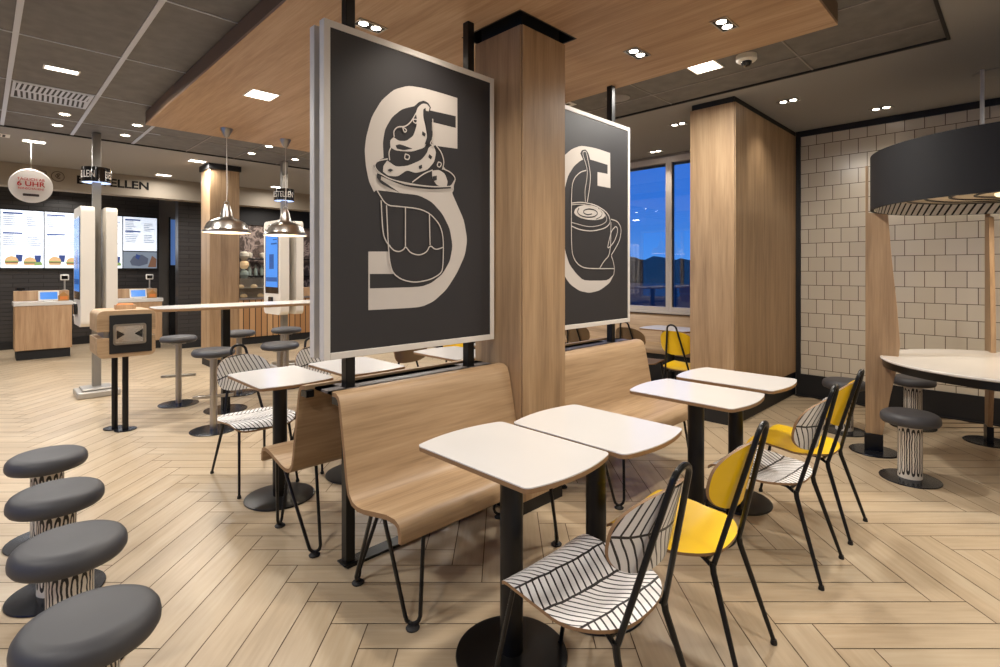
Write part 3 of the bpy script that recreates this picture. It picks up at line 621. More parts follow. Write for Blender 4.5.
dup(T0, (2.73, 3.27, 0), 0, 'white table with a brown chair, seen through the gap below the letter S sign', 'white tables on the far side of the divider')
dup(T0, (3.34, 3.27, 0), 0, 'white table behind the letter C bench, mostly hidden by the column', 'white tables on the far side of the divider')
dup(T0, (5.64, 2.90, 0), 0, 'white table by the window bench with the yellow chair', 'white tables at the window bench')
dup(T0, (5.75, 4.35, 0), 0, 'white table by the window bench, further along behind the letter C sign', 'white tables at the window bench')

# ------------------------------------------------------------------ chairs
def make_chair(label, loc, rz, seat_mat, back_mat, name='plywood_chair'):
    t = thing(name, label, 'chair', loc, rz, 'shell chairs with black tube frames')
    SY = .022
    def so(a):
        x, y = superel(.218, .215, 6.5 if sin(a) > 0 else 2.7)(a)
        if y > 0: x *= 1-.03*(y/.215)
        return x, y+SY
    def sh(x, y):
        v = (y-SY)/.215
        z = .434 + .010*v - .016*exp_(-(v+.25)**2/.18) + .012*(x/.21)**2*(1 if v < .4 else .6)
        if v > .66: z -= (v-.66)**2*.42
        return z
    MB().sheet(so, sh, .011, 10, 72, 0, 1).build('seat', [seat_mat, 'ply_edge'], t, angle=40)
    # backrest shell, built in (x, height) and laid on the raked frame
    def bo(a):
        x, y = superel(.180, .116, 2.6)(a)
        return x, y+.012*(1 if y > 0 else 0)*(1-(x/.2)**2)
    rake = .235
    def place(x, y, h):
        z = .690+y; yy = -.240-(z-.685)*rake+.085*(abs(x)/.2)**2.1+h
        return (x, yy, z)
    b = MB(); b.sheet(bo, lambda x, y: 0, .011, 10, 72, 0, 1, None, lambda x, y, z: place(x, y, z))
    b.build('backrest', [back_mat, 'ply_edge'], t, angle=40)
    r = .0095
    fr = MB(); Q0 = Vector((.135, -.175, .375)); Q1 = Vector((.050, -.296, .84))
    up = [Q0.lerp(Q1, k/5) for k in range(6)]
    P = [(-p.x, p.y, p.z) for p in up]
    for k in range(1, 9):
        q = pi-pi*k/9; P.append((.050*cos(q), -.296-.010*sin(q), .84+.042*sin(q)))
    P += [tuple(p) for p in up[::-1]]
    fr.tube(P, r, 10); fr.build('back_hoop', 'black_steel', t)
    u = MB().tube([(-.135, -.175, .382), (-.12, -.13, .400), (-.11, .12, .412)], .008, 8).tube([(.135, -.175, .382), (.12, -.13, .400), (.11, .12, .412)], .008, 8)
    u.tube([(-.13, -.15, .395), (.13, -.15, .395)], .008, 8).tube([(-.15, .15, .410), (.15, .15, .410)], .008, 8)
    u.build('seat_frame', 'black_steel', t)
    for sx in (-1, 1):
        l = MB().tube([(sx*.135, -.175, .395), (sx*.137, -.180, .36), (sx*.178, -.290, .012)], [.0115, .011, .008], 10).build('leg', 'black_steel', t)
        MB().lathe([(.012, 0), (.013, .004), (.010, .018)], sx*.178, -.290, 12).build('foot_cap', 'black_matt', l)
        l = MB().tube([(sx*.145, .160, .412), (sx*.158, .192, .402), (sx*.185, .275, .012)], [.009, .009, .008], 10).build('leg', 'black_steel', t)
        MB().lathe([(.012, 0), (.013, .004), (.010, .018)], sx*.185, .275, 12).build('foot_cap', 'black_matt', l)
    return t
exp_ = math.exp
cs = make_chair('black and white striped chair closest to the viewer, at the first white table', (1.375, .975, 0), 0, 'leaf_seat', 'leaf_back')
cy = make_chair('yellow chair between the two striped chairs on the near side of the tables', (1.945, .96, 0), .05, 'yellow_lacquer', 'yellow_lacquer')
dup(cs, (2.83, .935, 0), 0, 'striped chair between the two yellow chairs')
dup(cy, (3.375, .935, 0), 0, 'yellow chair closest to the tiled wall and the round canopy table')
dup(cs, (1.33, 3.75, 0), pi, 'striped chair beyond the divider, its full seat showing past the table edge')
dup(cs, (1.88, 3.76, 0), pi, 'striped chair whose back peeks out below the lower corner of the letter S sign')
cb = make_chair('brown chair seen through the gap below the letter S sign', (2.80, 3.82, 0), pi, 'brown_lacquer', 'brown_lacquer')
dup(cy, (3.37, 3.84, 0), pi, 'yellow chair glimpsed below the letter S sign beside the column')
dup(cy, (5.18, 2.50, 0), -pi/2, 'yellow chair at the window tables, beside the partition')
dup(cb, (5.16, 3.03, 0), -pi/2, 'brown chair in front of the windows, next to the yellow one')
dup(cb, (5.15, 3.74, 0), -pi/2, 'brown chair showing below the letter C sign')
# ------------------------------------------------------------------ low stools
def make_low_stool(label, loc, group):
    t = thing('low_stool', label, 'stool', loc, 0, group)
    prof = [(.001, .458), (.12, .458), (.143, .455), (.158, .446), (.167, .432), (.170, .414), (.169, .400), (.161, .387), (.148, .382), (.001, .382)]
    MB().lathe(prof[::-1], 0, 0, 64, caps=False).build('cushion', 'charcoal_vinyl', t, angle=60)
    MB().lathe([(.069, .012), (.069, .383)], 0, 0, 48, uvm=(1, lambda z: (z-.012)/.37)).build('column', 'loop_print', t)
    MB().lathe([(.173, 0), (.175, .004), (.173, .008), (.10, .012), (.074, .016), (.070, .016)], 0, 0, 56).build('base_plate', 'disc_steel', t, angle=30)
    return t
G1 = 'row of low round stools with printed columns'
st = make_low_stool('low grey stool closest to the viewer, first of the row of four', (.218, 1.86, 0), G1)
dup(st, (.230, 2.44, 0), 0, 'second low grey stool of the row of four, counted from the viewer')
dup(st, (.240, 3.03, 0), .7, 'third low grey stool of the row of four, counted from the viewer')
dup(st, (.252, 3.66, 0), 1.6, 'last low grey stool of the row of four, nearest the kiosks')
G2 = 'low stools around the round canopy table'
dup(st, (4.49, .56, 0), .4, 'low grey stool in front of the round canopy table', G2)
dup(st, (6.02, .73, 0), 2.2, 'low grey stool between the round canopy table and the tiled wall', G2)
dup(st, (5.42, 1.14, 0), 1.2, 'low grey stool partly hidden behind the yellow chair and the wooden canopy post', G2)

# ------------------------------------------------------------------ round table with canopy
def booth():
    cx, cy = 5.12, .05
    t = thing('canopy_table', 'round table under a big dark drum canopy with striped lining, by the tiled wall', 'table', (cx, cy, 0))
    R = .834; z0, z1 = 1.895, 2.31
    m = MB().lathe([(R-.02, z0), (R, z0), (R, z1), (R-.02, z1)], 0, 0, 96, caps=False); m.build('canopy', 'navy_drum', t, angle=30)
    MB().lathe([(R-.0205, z1-.02), (.05, z1-.02), (.05, z1), (R-.0205, z1)], 0, 0, 96, caps=False).build('canopy_top', 'navy_drum', t, angle=30)
    MB().lathe([(R-.024, z0+.001), (R-.024, z1-.03)], 0, 0, 96, caps=False, uvm=(5.08, lambda z: z)).build('canopy_lining', 'stripe_lining', t)
    d = MB()
    d.lathe([(.01, 1.97), (R-.16, 1.97), (R-.16, 1.99), (.01, 1.99)], 0, 0, 96, caps=False)
    disc = d.build('lamp_disc', 'drum_disc', t, angle=30)
    for r_ in (.2, .34, .48, .60):
        MB().lathe([(r_, 1.962), (r_+.02, 1.962), (r_+.02, 1.970), (r_, 1.970)], 0, 0, 80, caps=False).build('ring', 'sign_board', disc, angle=30)
    MB().lathe([(.001, 1.950), (.10, 1.950), (.11, 1.96), (.11, 1.97)], 0, 0, 40, caps=False).build('lamp', 'lamp_inside', t)
    MB().lathe([(.001, .742), (.76, .742), (.772, .748), (.772, .757), (.765, .762), (.001, .762)], 0, 0, 120, caps=False).build('tabletop', 'white_laminate', t, angle=30)
    MB().lathe([(.74, .690), (.755, .690), (.755, .7415), (.74, .7415)], 0, 0, 96, caps=False).build('table_rim', 'black_steel', t, angle=30)
    for ang in (100, 12, -80, -165):
        a = radians(ang); c, s_ = cos(a), sin(a)
        # tapered fin in the radial plane: (radius, height)
        pr = [(.865, .14), (.865, z1-.06), (.845, z1-.06), (.845, 1.88), (.72, 1.86), (.70, 1.55), (.665, 1.15), (.645, .85), (.66, .70), (.71, .42), (.755, .14)]
        def fn(r_, z, h): return (r_*c-h*s_, r_*s_+h*c, z)
        p = MB().prism(pr, -.016, .016, 0, fn).build('wooden_post', 'oak_z', t, bevel=.003)
        q = [(.75, .012), (.872, .012), (.872, .14), (.75, .14)]
        b = MB().prism(q, -.022, .022, 0, fn)
        b.build('shoe', 'black_steel', p, bevel=.002)
        bb = MB().lathe([(.165, 0), (.166, .005), (.16, .010), (.001, .012)], .81*c, .81*s_, 48); bb.build('base_plate', 'disc_steel', p, angle=30)
    for a in (22, 262):
        q = radians(a); MB().lathe([(.014, z1), (.014, ZC)], .52*cos(q), .52*sin(q), 16).build('hanging_rod', 'sign_frame', t)
booth()

# ------------------------------------------------------------------ high table and bar stools
def high_table():
    t = thing('high_table', 'long pale high table with rounded ends under the two pendant lamps', 'table', (2.3, 5.80, 0))
    L, W = 1.16, .285
    MB().sheet(superel(L, W, 5), lambda x, y: 1.075, .006, 3, 96, 0, 0).build('tabletop', 'white_laminate', t, angle=30)
    MB().sheet(superel(L, W, 5), lambda x, y: 1.069, .024, 3, 96, 0, 0).build('top_core', 'ply_edge', t, angle=30)
    for x in (-.52, .52):
        MB().box(x-.035, x+.035, -.035, .035, .014, 1.04).box(x-.2, x+.2, -.03, .03, 1.03, 1.045).build('leg', 'black_steel', t, bevel=.003)
        MB().lathe([(.20, 0), (.2, .008), (.06, .014)], x, 0, 48).build('base_plate', 'disc_steel', t, angle=30)
high_table()
def make_bar_stool(label, loc):
    t = thing('bar_stool', label, 'stool', loc, 0, 'bar stools around the long high table')
    prof = [(.001, .66), (.12, .66), (.16, .667), (.174, .684), (.174, .70), (.16, .722), (.12, .728), (.001, .729)]
    MB().lathe(prof, 0, 0, 56, caps=False).build('cushion', 'charcoal_vinyl', t, angle=60)
    MB().lathe([(.030, .012), (.030, .66)], 0, 0, 24).lathe([(.07, .645), (.07, .661)], 0, 0, 24).build('pole', 'brushed_steel', t)
    f = MB(); f.box(-.16, .16, -.022, .022, .29, .315); f.build('footrest', 'brushed_steel', t, bevel=.004)
    MB().lathe([(.19, 0), (.19, .006), (.16, .011), (.04, .014)], 0, 0, 56).build('base_plate', 'disc_steel', t, angle=30)
    return t
bs = make_bar_stool('bar stool closest to the dispenser stand, at the near end of the high table', (1.475, 5.13, 0))
bs.rotation_euler = (0, 0, -.35)
dup(bs, (2.06, 5.12, 0), -.2, 'bar stool below the second pendant lamp, on the near side of the high table')
dup(bs, (1.50, 6.40, 0), -.4, 'bar stool standing clear of the high table end, nearest the kiosk post')
dup(bs, (2.13, 6.47, 0), -.3, 'bar stool on the far side of the high table, before the wooden column')
dup(bs, (2.66, 6.42, 0), -.3, 'bar stool on the far side of the high table, before the second kiosk')

# ------------------------------------------------------------------ pendant lamps
def make_pendant(label, loc):
    t = thing('pendant_lamp', label, 'lamp', loc, 0, 'steel pendant lamps over the high table')
    prof = [(.222, 1.812), (.228, 1.812), (.228, 1.824), (.205, 1.845), (.185, 1.90), (.165, 1.925), (.10, 1.955), (.07, 1.965), (.058, 1.985), (.05, 2.03), (.036, 2.08), (.028, 2.10), (.015, 2.105)]
    m = MB().lathe(prof, 0, 0, 64, caps=False); sh = m.build('shade', 'brushed_steel', t, angle=25)
    inner = [(.222, 1.813), (.198, 1.845), (.178, 1.895), (.155, 1.918), (.06, 1.955), (.001, 1.957)]
    MB().lathe(inner, 0, 0, 64, caps=False).build('reflector', 'lamp_inside', sh)
    MB().lathe([(.001, 1.845), (.03, 1.85), (.042, 1.88), (.03, 1.91), (.018, 1.95)], 0, 0, 24, caps=False).build('bulb', 'bulb', t)
    h = MB().tube([(.0+.022*cos(a*pi/6), 0, 2.115+.022*sin(a*pi/6)) for a in range(13)], .004, 6); h.build('ring', 'brushed_steel', sh)
    MB().tube([(0, 0, 2.13), (0, 0, 2.81)], .0022, 6).tube([(.0, 0, 2.13), (.012, .004, 2.3), (.004, 0, 2.42), (0, 0, 2.8)], .0024, 6).build('cable', 'sign_frame', t)
    MB().lathe([(.018, 2.79), (.025, 2.80), (.052, 2.862), (.058, ZR-.0005)], 0, 0, 32).build('ceiling_rose', 'brushed_steel', t, angle=40)
    return t
pl = make_pendant('steel pendant lamp hanging in front of the far wooden column', (1.79, 5.80, 0))
dup(pl, (2.40, 5.82, 0), 0, 'steel pendant lamp hanging in front of the second order kiosk')

# ------------------------------------------------------------------ dispenser stand
def dispenser():
    t = thing('dispenser_stand', 'boxy wooden dispenser on two black poles with a steel window frame', 'dispenser', (.93, 5.80, 0))
    x0, x1, y0, y1 = -.225, .20, -.20, .22
    def shell(z0, z1, top):
        r = .05
        P = ([(x0, z0), (x1, z0)]+arc(x1-r, z1-r, r, 0, pi/2, 6)+arc(x0+r, z1-r, r, pi/2, pi, 6)) if top else ([(x1, z1), (x0, z1)]+arc(x0+r, z0+r, r, pi, 1.5*pi, 6)+arc(x1-r, z0+r, r, 1.5*pi, 2*pi, 6))
        return P
    f = lambda a, b_, h: (a, h, b_)
    MB().prism(shell(.895, 1.075, True), y0, y1, 0, f).build('upper_shell', 'oak_x', t, bevel=.003)
    MB().prism(shell(.665, .84, False), y0, y1, 0, f).build('lower_shell', 'oak_x', t, bevel=.003)
    MB().box(x0+.05, x1-.03, y0+.03, y1-.03, .84, .895).build('shelf_gap', 'pale_grey_metal', t)
    fp = MB().box(x0+.085, x1-.03, y0-.008, y0+.028, .70, 1.035).build('front_plate', 'black_matt', t, bevel=.002)
    w0, w1, h0, h1 = -.115, .125, .775, .955
    fr = MB(); o = rrect(w0, w1, h0, h1, .02); i = rrect(w0+.018, w1-.018, h0+.018, h1-.018, .012); n = len(o)
    vs = [(a, y0-.02, b_) for a, b_ in o]+[(a, y0-.02, b_) for a, b_ in i]+[(a, y0-.008, b_) for a, b_ in o]+[(a, y0-.008, b_) for a, b_ in i]
    fs = []
    for k in range(n):
        j = (k+1) % n; fs += [(k, j, j+n, k+n), (k, k+2*n, j+2*n, j), (k+n, j+n, j+3*n, k+3*n)]
    fr.add(vs, fs, 0, False).build('window_trim', 'brushed_steel', t)
    b = MB().box(w0+.016, w1-.016, y0-.0085, y0-.0075, h0+.016, h1-.016).build('hatch', 'chrome', t)
    g = MB().prism([(-.09, .905), (-.03, .865), (-.09, .825)], y0-.012, y0-.009, 0, f).prism([(.10, .905), (.04, .865), (.10, .825)], y0-.012, y0-.009, 0, f); g.build('grip', 'black_gloss', t)
    for dx, dy in ((-.07, .02), (-.01, -.10)):
        MB().lathe([(.024, .012), (.024, .67)], dx, dy, 20).build('pole', 'black_steel', t)
        MB().lathe([(.085, 0), (.085, .008), (.03, .012)], dx, dy, 40).build('base_plate', 'disc_steel', t, angle=30)
dispenser()
def tray(loc, label):
    t = thing('wooden_tray', label, 'tray', loc)
    b = MB().box(-.075, .075, -.045, .045, 0, .008).box(-.075, -.068, -.045, .045, .008, .04).box(.068, .075, -.045, .045, .008, .04).box(-.068, .068, -.045, -.038, .008, .04).box(-.068, .068, .038, .045, .008, .04)
    b.build('tray_box', 'counter_oak', t, bevel=.002)
    MB().box(-.06, .06, -.03, .03, .008, .05).build('paper_sachets', 'orange_plastic', t, bevel=.008)
tray((.93, 5.78, 1.075), 'small wooden tray of orange sachets on the boxy dispenser')

# ------------------------------------------------------------------ order kiosks
def wrap(Rr):
    return lambda c: Vector(((Rr+c.z)*sin(c.x/Rr), -(Rr+c.z)*cos(c.x/Rr), c.y))
def make_kiosk(label, loc):
    t = thing('order_kiosk', label, 'kiosk', loc, 0, 'double sided order kiosks')
    MB().box(-.03, .05, -.04, .04, .09, ZC).build('pole', 'grey_metal', t, bevel=.004)
    MB().box(-.19, .20, -.26, .14, 0, .07).box(-.14, .15, -.20, .10, .07, .095).build('base', 'pale_grey_metal', t, bevel=.012)
    for sx, xa, xb in ((-1, -.165, -.04), (1, .06, .165)):
        P = rrect(-.30, .30, .80, 2.14, .07, 8)
        bd = MB().prism(P, xa, xb, 0, lambda a, b_, h: (h, a, b_)).build('housing', 'kiosk_white', t, bevel=.03, seg=4)
        xs = xa-.004 if sx < 0 else xb+.004
        MB().box(min(xs, xs+sx*-.004), max(xs, xs+sx*-.004), -.235, .235, 1.10, 2.03).build('screen_bezel', 'black_gloss', t)
        xd = xs+sx*.0015
        sc = MB().box(min(xs, xd), max(xs, xd), -.215, .215, 1.19, 2.01).build('screen', 'screen_blue', t)
        q = MB(); xe = xd+sx*.001
        for a, b_, c, d in ((-.19, .02, 1.80, 1.82), (-.19, -.05, 1.86, 1.875), (-.08, .08, 1.45, 1.66), (-.2, .2, 1.27, 1.33)):
            q.box(min(xd, xe), max(xd, xe), a, b_, c, d)
        q.build('screen_content', 'screen_deep', sc)
        pt = MB().box(min(xs, xs+sx*.03), max(xs, xs+sx*.03), -.06, .06, .93, 1.05).build('card_reader', 'black_gloss', t, bevel=.006)
        MB().box(min(xs, xs+sx*.012), max(xs, xs+sx*.012), .09, .22, .90, 1.06).build('printer_slot', 'white_plastic', t, bevel=.004)
    Rr = .14
    dr = MB().lathe([(Rr-.006, 2.44), (Rr, 2.44), (Rr, 2.61), (Rr-.006, 2.61)], .01, 0, 64, caps=False).build('ring_sign', 'black_gloss', t, angle=30)
    MB().lathe([(.045, 2.443), (Rr-.007, 2.443), (Rr-.007, 2.448), (.045, 2.448)], .01, 0, 64, caps=False).build('light_disc', 'ring_glow', dr, angle=30)
    for off in (-1.45, 1.69):
        w = wrap(Rr); ro = Matrix.Rotation(off, 4, 'Z')
        text_mesh('BESTELLEN', .115, 'lettering', 'sign_print', dr, None, .0015, 0, lambda c: (ro @ w(c)) + Vector((.01, 0, 2.522)), sx=.62)
    return t
kk = make_kiosk('white double order kiosk with black ring sign, nearest the pay counters', (.945, 7.62, 0))
k2 = dup(kk, (3.13, 7.66, 0), 0, 'white order kiosk with a lit blue screen, beyond the high table')
for ch in k2.children:
    if ch.name.startswith('ring_sign'):
        for c2 in ch.children:
            if c2.name.startswith('lettering'): c2.rotation_euler = (0, 0, .8); c2.location = (.01-.01*cos(.8), -.01*sin(.8), 0)

# ------------------------------------------------------------------ pay counters
def make_counter(label, loc, w):
    t = thing('pay_counter', label, 'counter', loc, 0, 'wood-fronted pay counters')
    MB().box(-w/2, w/2, 0, .55, .15, .86).build('body', 'counter_oak', t, bevel=.006)
    MB().box(-w/2+.02, w/2-.02, .03, .53, 0, .15).build('plinth', 'black_matt', t)
    MB().box(-w/2-.015, w/2+.015, -.015, .565, .86, .925).build('worktop', 'white_laminate', t, bevel=.006)
    MB().box(-w/2, w/2, .40, .55, .925, 1.09).build('upstand', 'counter_oak', t, bevel=.006)
    return t
c0 = make_counter('wood-fronted pay counter below the first menu screens', (.735, 11.25, 0), .70)
dup(c0, (2.03, 11.28, 0), 0, 'wood-fronted pay counter behind the first order kiosk')
def pos_screen(label, loc):
    t = thing('payment_terminal', label, 'screen', loc, -.0, 'tilted payment screens on the pay counters')
    f = lambda a, b_, h: (a, h+(b_)*.35, b_+.01)
    MB().prism(rrect(-.13, .13, .0, .16, .015), 0, .018, 0, f).build('case', 'white_plastic', t)
    MB().prism(rrect(-.108, .108, .022, .138, .004), -.003, 0, 0, f).build('screen', 'screen_blue', t)
    MB().box(-.05, .05, .01, .10, 0, .012).box(-.015, .015, .04, .07, .012, .08).build('stand', 'white_plastic', t)
    return t
def bag(label, loc):
    t = thing('donation_box', label, 'box', loc, 0, 'brown house-shaped boxes on the pay counters')
    MB().prism([(-.07, 0), (.07, 0), (.07, .085), (0, .15), (-.07, .085)], -.045, .045, 0, lambda a, b_, h: (a, h, b_)).build('box_body', 'paper_bag', t, bevel=.004)
    MB().box(-.05, .05, -.0465, -.0455, .02, .075).build('front_sticker', 'orange_plastic', t)
    return t
def cust(label, loc):
    t = thing('customer_display', label, 'display', loc, 0, 'small customer displays above the pay counters')
    MB().lathe([(.04, 0), (.04, .008), (.012, .012), (.012, .18)], 0, 0, 20).build('stem', 'pale_grey_metal', t, angle=30)
    MB().box(-.06, .06, -.015, .015, .17, .27).build('case', 'white_plastic', t, bevel=.012)
    MB().box(-.042, .042, -.0175, -.0155, .19, .25).build('screen', 'black_gloss', t)
    return t
p1 = pos_screen('tilted payment screen on the counter below the first menu screens', (.80, 11.33, .925)); dup(p1, (2.03, 11.36, .925), 0, 'tilted payment screen on the counter behind the first kiosk')
b1 = bag('brown house-shaped box on the counter below the first menu screens', (.985, 11.36, .925)); dup(b1, (2.24, 11.39, .925), 0, 'brown house-shaped box on the counter behind the first kiosk')
d1 = cust('small white display on the counter below the first menu screens', (1.03, 11.70, 1.09)); dup(d1, (2.27, 11.73, 1.09), 0, 'small white display on the counter behind the first kiosk')
def scanner(loc, label):
    t = thing('hand_scanner', label, 'scanner', loc)
    MB().sheet(superel(.06, .035, 2.4), lambda x, y: .05-.3*x*x, .03, 4, 32, 0, 0).build('head', 'black_gloss', t)
    MB().box(-.02, .02, -.015, .015, 0, .025).build('stand', 'black_matt', t)
scanner((.47, 11.72, 1.09), 'small black scanner on the raised back edge of the first pay counter')

# ------------------------------------------------------------------ menu screens
def bars(m, x0, x1, z, h, y, mi): m.box(x0, x1, y-.001, y, z-h, z, mi)
def menu(i, xa, xb, za, zb, label, kind):
    cx = (xa+xb)/2
    t = thing('menu_screen', label, 'screen', (cx, 12.94, 0), 0, 'bright menu screens over the pay counters')
    w = (xb-xa)/2-.008
    MB().box(-w-.004, w+.004, .0, .05, za, zb).build('case', 'black_matt', t)
    MB().box(-w, w, -.004, 0, za+.006, zb-.006).build('screen', 'screen_photo' if kind == 'photo' else 'screen_white', t)
    rnd = random.Random(i); y = -.0045
    m = MB()
    if kind != 'photo':
        H = zb-za
        for blk in range(2 if kind == 'portrait' else 2):
            zt = zb-.05-blk*H*.34
            bars(m, -w+.03, -w+.03+.9*w, zt, .026, y, 0); bars(m, -w+.03, -w+.03+.5*w, zt-.035, .010, y, 1)
            for k in range(1, 6):
                z = zt-.04-k*.036
                bars(m, -w+.03, -w+.03+w*(.4+.4*rnd.random()), z, .011, y, 1); bars(m, .06, .06+w*(.3+.4*rnd.random()), z, .011, y, 1)
    m2 = MB()
    if kind == 'portrait':
        def burger(x, z, s_):
            P = arc(x, z+.03*s_, .085*s_, 0, pi, 10); m2.flat(P, lambda a, b_: (a, y-.0012, b_), 0)
            m2.box(x-.09*s_, x+.09*s_, y-.0015, y-.0008, z+.015*s_, z+.032*s_, 1); m2.box(x-.085*s_, x+.085*s_, y-.0015, y-.0008, z-.005*s_, z+.015*s_, 2); m2.box(x-.08*s_, x+.08*s_, y-.0015, y-.0008, z-.035*s_, z-.005*s_, 0)
        def cup(x, z): m2.flat([(x-.035, z), (x+.035, z), (x+.048, z+.13), (x-.048, z+.13)], lambda a, b_: (a, y-.001, b_), 3)
        cup(-w*.15, za+.12); cup(w*.72, za+.11); burger(-w*.5, za+.10, 1.05); burger(w*.35, za+.09, 1)
        m2.flat([(w*.55, za+.05), (w*.95, za+.06), (w*.9, za+.12), (w*.6, za+.11)], lambda a, b_: (a, y-.0016, b_), 1 if i % 2 == 0 else 4)
    if kind == 'photo':
        m2.flat([(x*w*.55-.02, za+.05+.16*yv) for x, yv in ((-1, .6), (-.6, 1.3), (.3, 1.5), (1, 1), (.9, .3), (0, 0), (-.8, .1))], lambda a, b_: (a, y-.001, b_), 5)
        m2.flat([(w*.45, za+.03), (w*.95, za+.03), (w*.98, za+.2), (w*.7, za+.27)], lambda a, b_: (a, y-.0012, b_), 2)
        m2.flat([(-w*.3, za+.22), (-w*.1, za+.18), (0, za+.27), (-w*.25, za+.3)], lambda a, b_: (a, y-.0014, b_), 3)
    if m.v: m.build('menu_lines', ['ink_blue', 'ink_grey'], t)
    if m2.v: m2.build('food_pictures', ['food_bun', 'food_green', 'food_dark', 'cup_blue', 'food_pink', 'ink_grey'], t)
xs = [.25, .845, 1.445, 2.045, 2.64]
menu(0, xs[0], xs[1], 1.47, 2.53, 'tall menu screen with two food lists, above the first pay counter', 'portrait')
menu(1, xs[1], xs[2], 1.47, 2.53, 'tall menu screen partly behind the first order kiosk, pink picture at its foot', 'portrait')
menu(2, xs[2], xs[3], 1.47, 2.53, 'tall menu screen mostly hidden behind the first order kiosk', 'portrait')
menu(3, xs[3], xs[4], 1.83, 2.53, 'short menu screen above a dark photo screen', 'land')
menu(4, xs[3], xs[4], 1.47, 1.82, 'dark photo screen below the short menu screen', 'photo')
menu(5, xs[0]-.6, xs[0], 1.47, 2.53, 'tall menu screen beyond the round hanging sign', 'portrait')

# bulkhead lettering
I4 = Matrix.Identity(4)
M = Matrix.Translation((1.545, 10.495, 2.845)) @ Matrix.Rotation(pi/2, 4, 'X')
o = text_mesh('BESTELLEN', .175, 'wall_lettering', 'letter_black', None, M, .004, .004, sx=1.13); tag(o, 'black word BESTELLEN in capitals on the beige bulkhead over the counters', 'sign')
M = Matrix.Translation((.845, 10.492, 2.87)) @ Matrix.Rotation(pi/2, 4, 'X')
t = thing('currency_symbol', 'round dark euro symbol on the beige bulkhead beside the lettering', 'sign', (0, 0, 0))
text_mesh('€', .10, 'euro_mark', 'dark_oak', t, Matrix.Translation((0, .005, 0)) @ M, .003, .003)
MB().tube([(.845+.075*cos(a*pi/20), 10.498, 2.87+.075*sin(a*pi/20)) for a in range(40)], .005, 6, closed=True).build('circle', 'dark_oak', t)
t = thing('card_symbol', 'dark card outline on the beige bulkhead behind the round hanging sign', 'sign', (0, 0, 0))
P = rrect(.56, .71, 2.81, 2.93, .01, 3)
MB().tube([(a, 10.498, b_) for a, b_ in P], .005, 6, closed=True).build('outline', 'dark_oak', t)
MB().box(.565, .705, 10.494, 10.503, 2.885, 2.90).build('stripe', 'dark_oak', t)

# round hanging sign
t = thing('round_hanging_sign', 'round white sign with red lettering hanging over the pay counters', 'sign', (.44, 8.58, 0))
zc = 1.42+85/523*6.375
MB().lathe([(.202, -.004), (.205, 0), (.202, .004)], 0, 0, 72).build('disc', 'disc_white', t)
dd = t.children[0]
for v in dd.data.vertices: v.co = Vector((v.co.x, v.co.z, v.co.y+zc))
def st_(txt, size, dz, mat, sx=1, bold=0): text_mesh(txt, size, 'lettering', mat, t, Matrix.Translation((0, -.006, zc+dz)) @ Matrix.Rotation(pi/2, 4, 'X'), .001, bold, sx=sx)
st_('TÄGLICH AB', .044, .078, 'red_ink', 1.0, .0004); st_('6 UHR', .084, .022, 'red_ink', 1.08, .0012); st_('REINSCHAUEN!', .034, -.034, 'red_ink', 1.0, .0003) 
MB().prism(rrect(-.075, .075, zc-.125, zc-.095, .008), -.006, -.004, 0, lambda a, b_, h: (a, h, b_)).build('badge', 'brown_ink', t)
MB().tube([(0, 0, zc+.203), (0, 0, ZC)], .0015, 6).build('thread', 'sign_frame', t)

# ------------------------------------------------------------------ cafe counter
def cafe():
    t = thing('cafe_counter', 'slatted wood cafe counter with a glass display case, beyond the far column', 'counter', (4.9, 10.6, 0))
    MB().box(-1.55, 2.0, .02, .8, .14, .86).build('body', 'slatted_oak', t)
    MB().box(-1.53, 2.0, .05, .78, 0, .14).build('plinth', 'black_matt', t)
    MB().box(-1.57, 2.0, -.01, .82, .86, .90).build('worktop', 'stone_sill', t, bevel=.004)
    MB().box(-.15, 2.0, .0, .22, .90, 1.08).build('raised_front', 'counter_oak', t, bevel=.006)
    g = MB().box(-1.5, -.2, .03, .036, .905, 1.27).box(-1.5, -.2, .03, .5, 1.27, 1.278).box(-1.5, -1.494, .03, .5, .905, 1.27).build('case_glass', 'case_glass', t)
    MB().box(-1.49, -.21, .06, .48, 1.08, 1.086).build('case_shelf', 'brushed_steel', t)
    MB().box(-1.5, -.2, .48, .5, .90, 1.28).build('case_back', 'pale_grey_metal', t)
cafe()
rnd = random.Random(5)
pas = [('bread_roll', 'food_bun', 3.55, 1.086), ('bread_roll', 'food_bun', 3.85, 1.086), ('bread_roll', 'food_bun', 4.15, 1.086)]
g0 = None
for k, (x, z, lab) in enumerate(((3.60, 1.086, 'brown roll on the glass case shelf closest to the far column'), (3.85, 1.086, 'brown roll on the glass case shelf, in its middle'), (4.10, 1.086, 'brown roll on the glass case shelf closest to the kiosk'), (3.66, .901, 'brown roll at the bottom of the glass case, closest to the far column'), (3.98, .901, 'brown roll at the bottom of the glass case, closest to the kiosk'))):
    if g0 is None:
        g0 = MB().lathe([(.001, 0), (.05, .004), (.066, .022), (.055, .05), (.03, .066), (.001, .07)], 0, 0, 24, caps=False).build('bread_roll', 'food_bun'); o = g0
    else: o = g0.copy(); COL.objects.link(o)
    o.location = (x, 10.85, z); tag(o, lab, 'bread', 'rolls in the glass display case')
